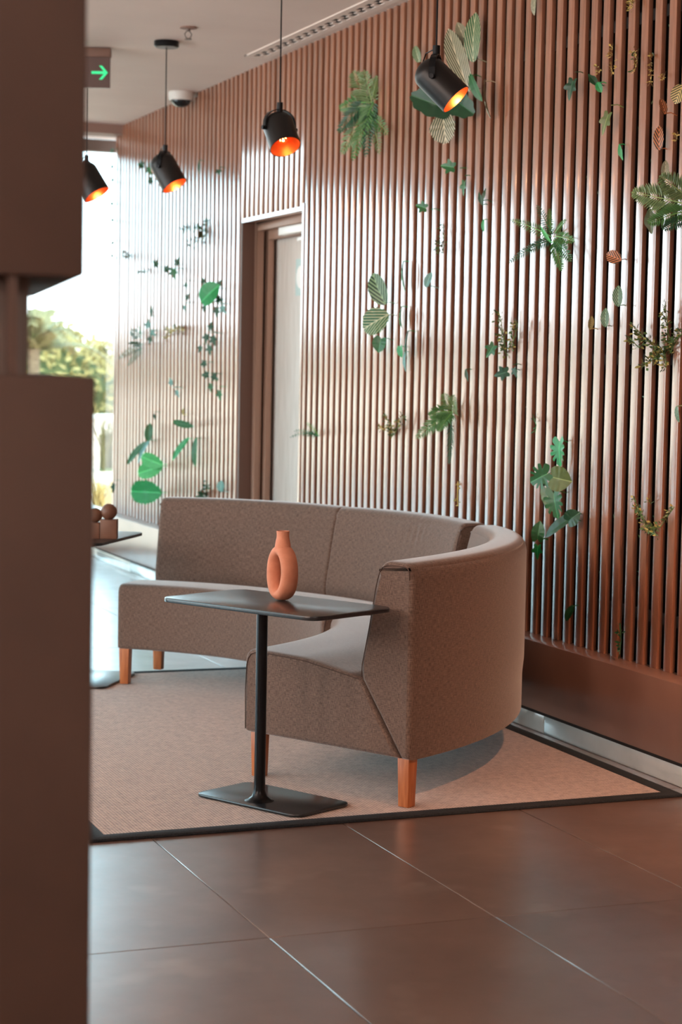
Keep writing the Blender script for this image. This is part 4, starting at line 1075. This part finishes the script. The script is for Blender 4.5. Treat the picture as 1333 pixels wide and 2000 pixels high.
# uncountable moss and leaf flecks on the dark backing between the slats
mb = MB()
for i in range(2600):
    k = random.randrange(len(ys)-1); y = (ys[k]+ys[k+1])/2+random.uniform(-0.012, 0.012)
    if DY0-0.1 < y < DY1+0.1: continue
    dens_ = 0.35+0.65*(y < 6.6)
    if random.random() > dens_: continue
    z = random.uniform(ZB+0.05, HC-0.03); s = random.uniform(0.004, 0.011)
    x = BX-random.uniform(0.002, 0.016)
    d1 = Vector((random.uniform(-1, 1)*0.4, random.uniform(-1, 1), random.uniform(-1, 1))).normalized(); d2 = d1.cross(Vector((-1, random.uniform(-.5,.5), 0))).normalized()
    c = Vector((x, y, z)); mb.m = random.choice((0, 0, 0, 1, 2))
    mb.add([c-d1*s, c+d2*s*0.4, c+d1*s, c-d2*s*0.4], [(0, 1, 2, 3)], [(0.1, 0), (.4, .5), (.1, 1), (-.4, .5)])
o = mb.build('moss_flecks', [L['fernd'], L['box'], L['stem']], wall); o['kind'] = 'stuff'

# ============================================================ outside the window
M_terr = noise_col(mat('terrace_paving', srgb(214,176,152), 0.8), srgb(204,166,142), srgb(224,190,168), 1.5, 6)
mb = MB(); mb.box((-60, YF+0.05, -0.35), (90, 140, -0.06)); tag(mb.build('terrace_ground', M_terr), kind='structure')
M_pale = noise_col(mat('garden_wall', srgb(236,214,200), 0.8), srgb(228,204,190), srgb(240,222,210), 2)
gw = tag(empty('garden_wall', (2, 31, -0.06)), 'low pale garden wall outside under the hedge', 'wall')
mb = MB(); mb.box((-22, 0, 0), (28, 0.3, 0.60)); mb.build('wall_body', M_pale, gw)
mb = MB(); mb.box((-22, -0.04, 0.60), (28, 0.34, 0.66)); mb.build('coping', M_white, gw)
M_hedge = leaf_mat('hedge_leaf', srgb(106,90,44), srgb(142,122,66), nsc=60, rough=0.7)
M_hdark = mat('hedge_core', srgb(74,80,40), 0.9)
def bush(name, label, cx, cy, z0, rx, ry, rz, n, ls, group=None, cat='bush'):
    root = tag(empty(name, (cx, cy, z0)), label, cat, group)
    bm = bmesh.new(); bmesh.ops.create_icosphere(bm, subdivisions=3, radius=1)
    for v in bm.verts:
        f = 0.88+0.06*math.sin(v.co.x*7+v.co.y*5)+random.uniform(-0.04, 0.04); v.co = Vector((v.co.x*rx*f, v.co.y*ry*f, max(0.0, (v.co.z+0.75)*rz*f*0.57)))
    me = bpy.data.meshes.new('core'); bm.to_mesh(me); bm.free(); me.materials.append(M_hdark)
    o = bpy.data.objects.new('core', me); COL.objects.link(o); o.parent = root
    mb = MB()
    for i in range(n):
        a = random.uniform(0, 2*PI); b = random.uniform(-0.7, PI/2)
        p = Vector((rx*math.cos(b)*math.cos(a), ry*math.cos(b)*math.sin(a), max(0.02, (math.sin(b)+0.75)*rz*0.57)))*random.uniform(0.88, 1.05)
        d1 = Vector((random.gauss(0,1), random.gauss(0,1), random.gauss(0,1))).normalized(); d2 = d1.orthogonal().normalized()
        s = ls*random.uniform(0.6, 1.4)
        mb.add([p-d1*s, p+d2*s*.45, p+d1*s, p-d2*s*.45], [(0,1,2,3)], [(.1,0),(.5,.5),(.1,1),(-.5,.5)])
    o = mb.build('foliage', M_hedge, root); o['kind'] = 'stuff'
    return root
# hedge of rounded shrubs behind the garden wall
bush('garden_shrub', 'taller yellow-green shrub outside, seen through the divider slot', 6.5, 33.4, -0.06, 2.7, 1.6, 2.25, 3800, 0.10, 'garden shrubs behind the low wall')
bush('garden_shrub', 'lower yellow-green shrub outside, right beside the slat wall end', 9.9, 37.2, -0.06, 1.9, 1.6, 1.9, 2400, 0.10, 'garden shrubs behind the low wall')
bush('garden_hedge', 'long yellow-green hedge outside behind the low garden wall, hidden by the divider', -7.8, 33.2, -0.06, 11.0, 1.5, 2.1, 5000, 0.13, None, 'hedge')
# palms
M_palm = leaf_mat('outdoor_palm', srgb(84,78,46), srgb(112,100,62), rough=0.6)
M_trunk = noise_col(mat('palm_trunk', srgb(120,96,74), 0.9), srgb(104,82,62), srgb(134,110,86), 8, stretch=(1, 1, 6))
def palm(label, px, py, Y, s, nf):
    c = at(px, py, Y=Y); root = tag(empty('palm_tree', (c.x, c.y, -0.06)), label, 'tree')
    h = c.z+0.06; mb = MB(); mb.tube([(0, 0, 0), (0.02*s, 0, h*0.5), (0, 0, h)], [0.16*s, 0.13*s, 0.15*s], 12); mb.build('trunk', M_trunk, root, smooth=True)
    for i in range(nf):
        a = 2*PI*i/nf+random.uniform(-.2, .2); el = random.uniform(0.15, 1.2); ln = s*random.uniform(1.4, 1.9)
        mb = MB(); pts = []
        for k in range(11):
            t = k/10; pts.append(Vector((math.cos(a)*math.cos(el)*ln*t, math.sin(a)*math.cos(el)*ln*t, h+math.sin(el)*ln*t-0.75*s*t*t*t)))
        mb.tube(pts, [0.02*s*(1-.8*k/10) for k in range(11)], 5)
        for k in range(1, 11):
            d = (pts[k]-pts[k-1]).normalized(); sd = d.cross(Vector((0,0,1))).normalized()
            for q in (-1, 1):
                for f in (0, 0.5):
                    p = pts[k-1].lerp(pts[k], f+.5 if f else .5)
                    tip = p+(sd*q*0.8+d*0.6-Vector((0,0,0.35))).normalized()*0.42*s*(1-.5*k/10)
                    w = d*0.075*s; mb.add([p-w, p+w, tip], [(0,1,2)], [(-.5,0),(.5,0),(0,1)])
        mb.build('frond', M_palm, root)
palm('small palm tree outside seen through the divider slot', 64, 682, 29.6, 0.72, 15)
# ornamental grass clump just outside the glass end
M_straw = leaf_mat('straw_grass', srgb(170,140,84), srgb(206,180,120), rough=0.8)
def grass(label, px, py, Y, h, n, m):
    c = at(px, py, Y=Y); root = tag(empty('grass_clump', (c.x, c.y, -0.06)), label, 'grass', 'ornamental grasses on the terrace')
    mb = MB()
    for i in range(n):
        a = random.uniform(0, 2*PI); l = h*random.uniform(0.7, 1.15); sp = random.uniform(0.1, 0.7)*h*0.8; w = 0.010
        b = Vector((random.uniform(-.1,.1), random.uniform(-.1,.1), 0)); pv = None
        sd = Vector((-math.sin(a), math.cos(a), 0))*w
        P = [b+Vector((math.cos(a)*sp*t*t, math.sin(a)*sp*t*t, l*t-0.45*l*t**3)) for t in (0, .3, .6, .85, 1)]
        vs = []
        for k, p in enumerate(P): vs += [p-sd*(1-k/4.3), p+sd*(1-k/4.3)]
        mb.add(vs, [(2*k, 2*k+1, 2*k+3, 2*k+2) for k in range(4)], [(.1, k/9) for k in range(10)])
    o = mb.build('blades', m, root); o['kind'] = 'stuff'
    mb = MB(); mb.lathe([(0.001, 0), (0.14, 0.0), (0.10, 0.05), (0.001, 0.07)], 12); mb.build('crown', M_hdark, root)
grass('straw-coloured ornamental grass outside, beside the window end of the slats', 203, 1000, 17.6, 0.62, 170, M_straw)
grass('taller green-yellow ornamental grass outside, behind the straw-coloured one', 212, 860, 26.0, 1.15, 160, M_palm)
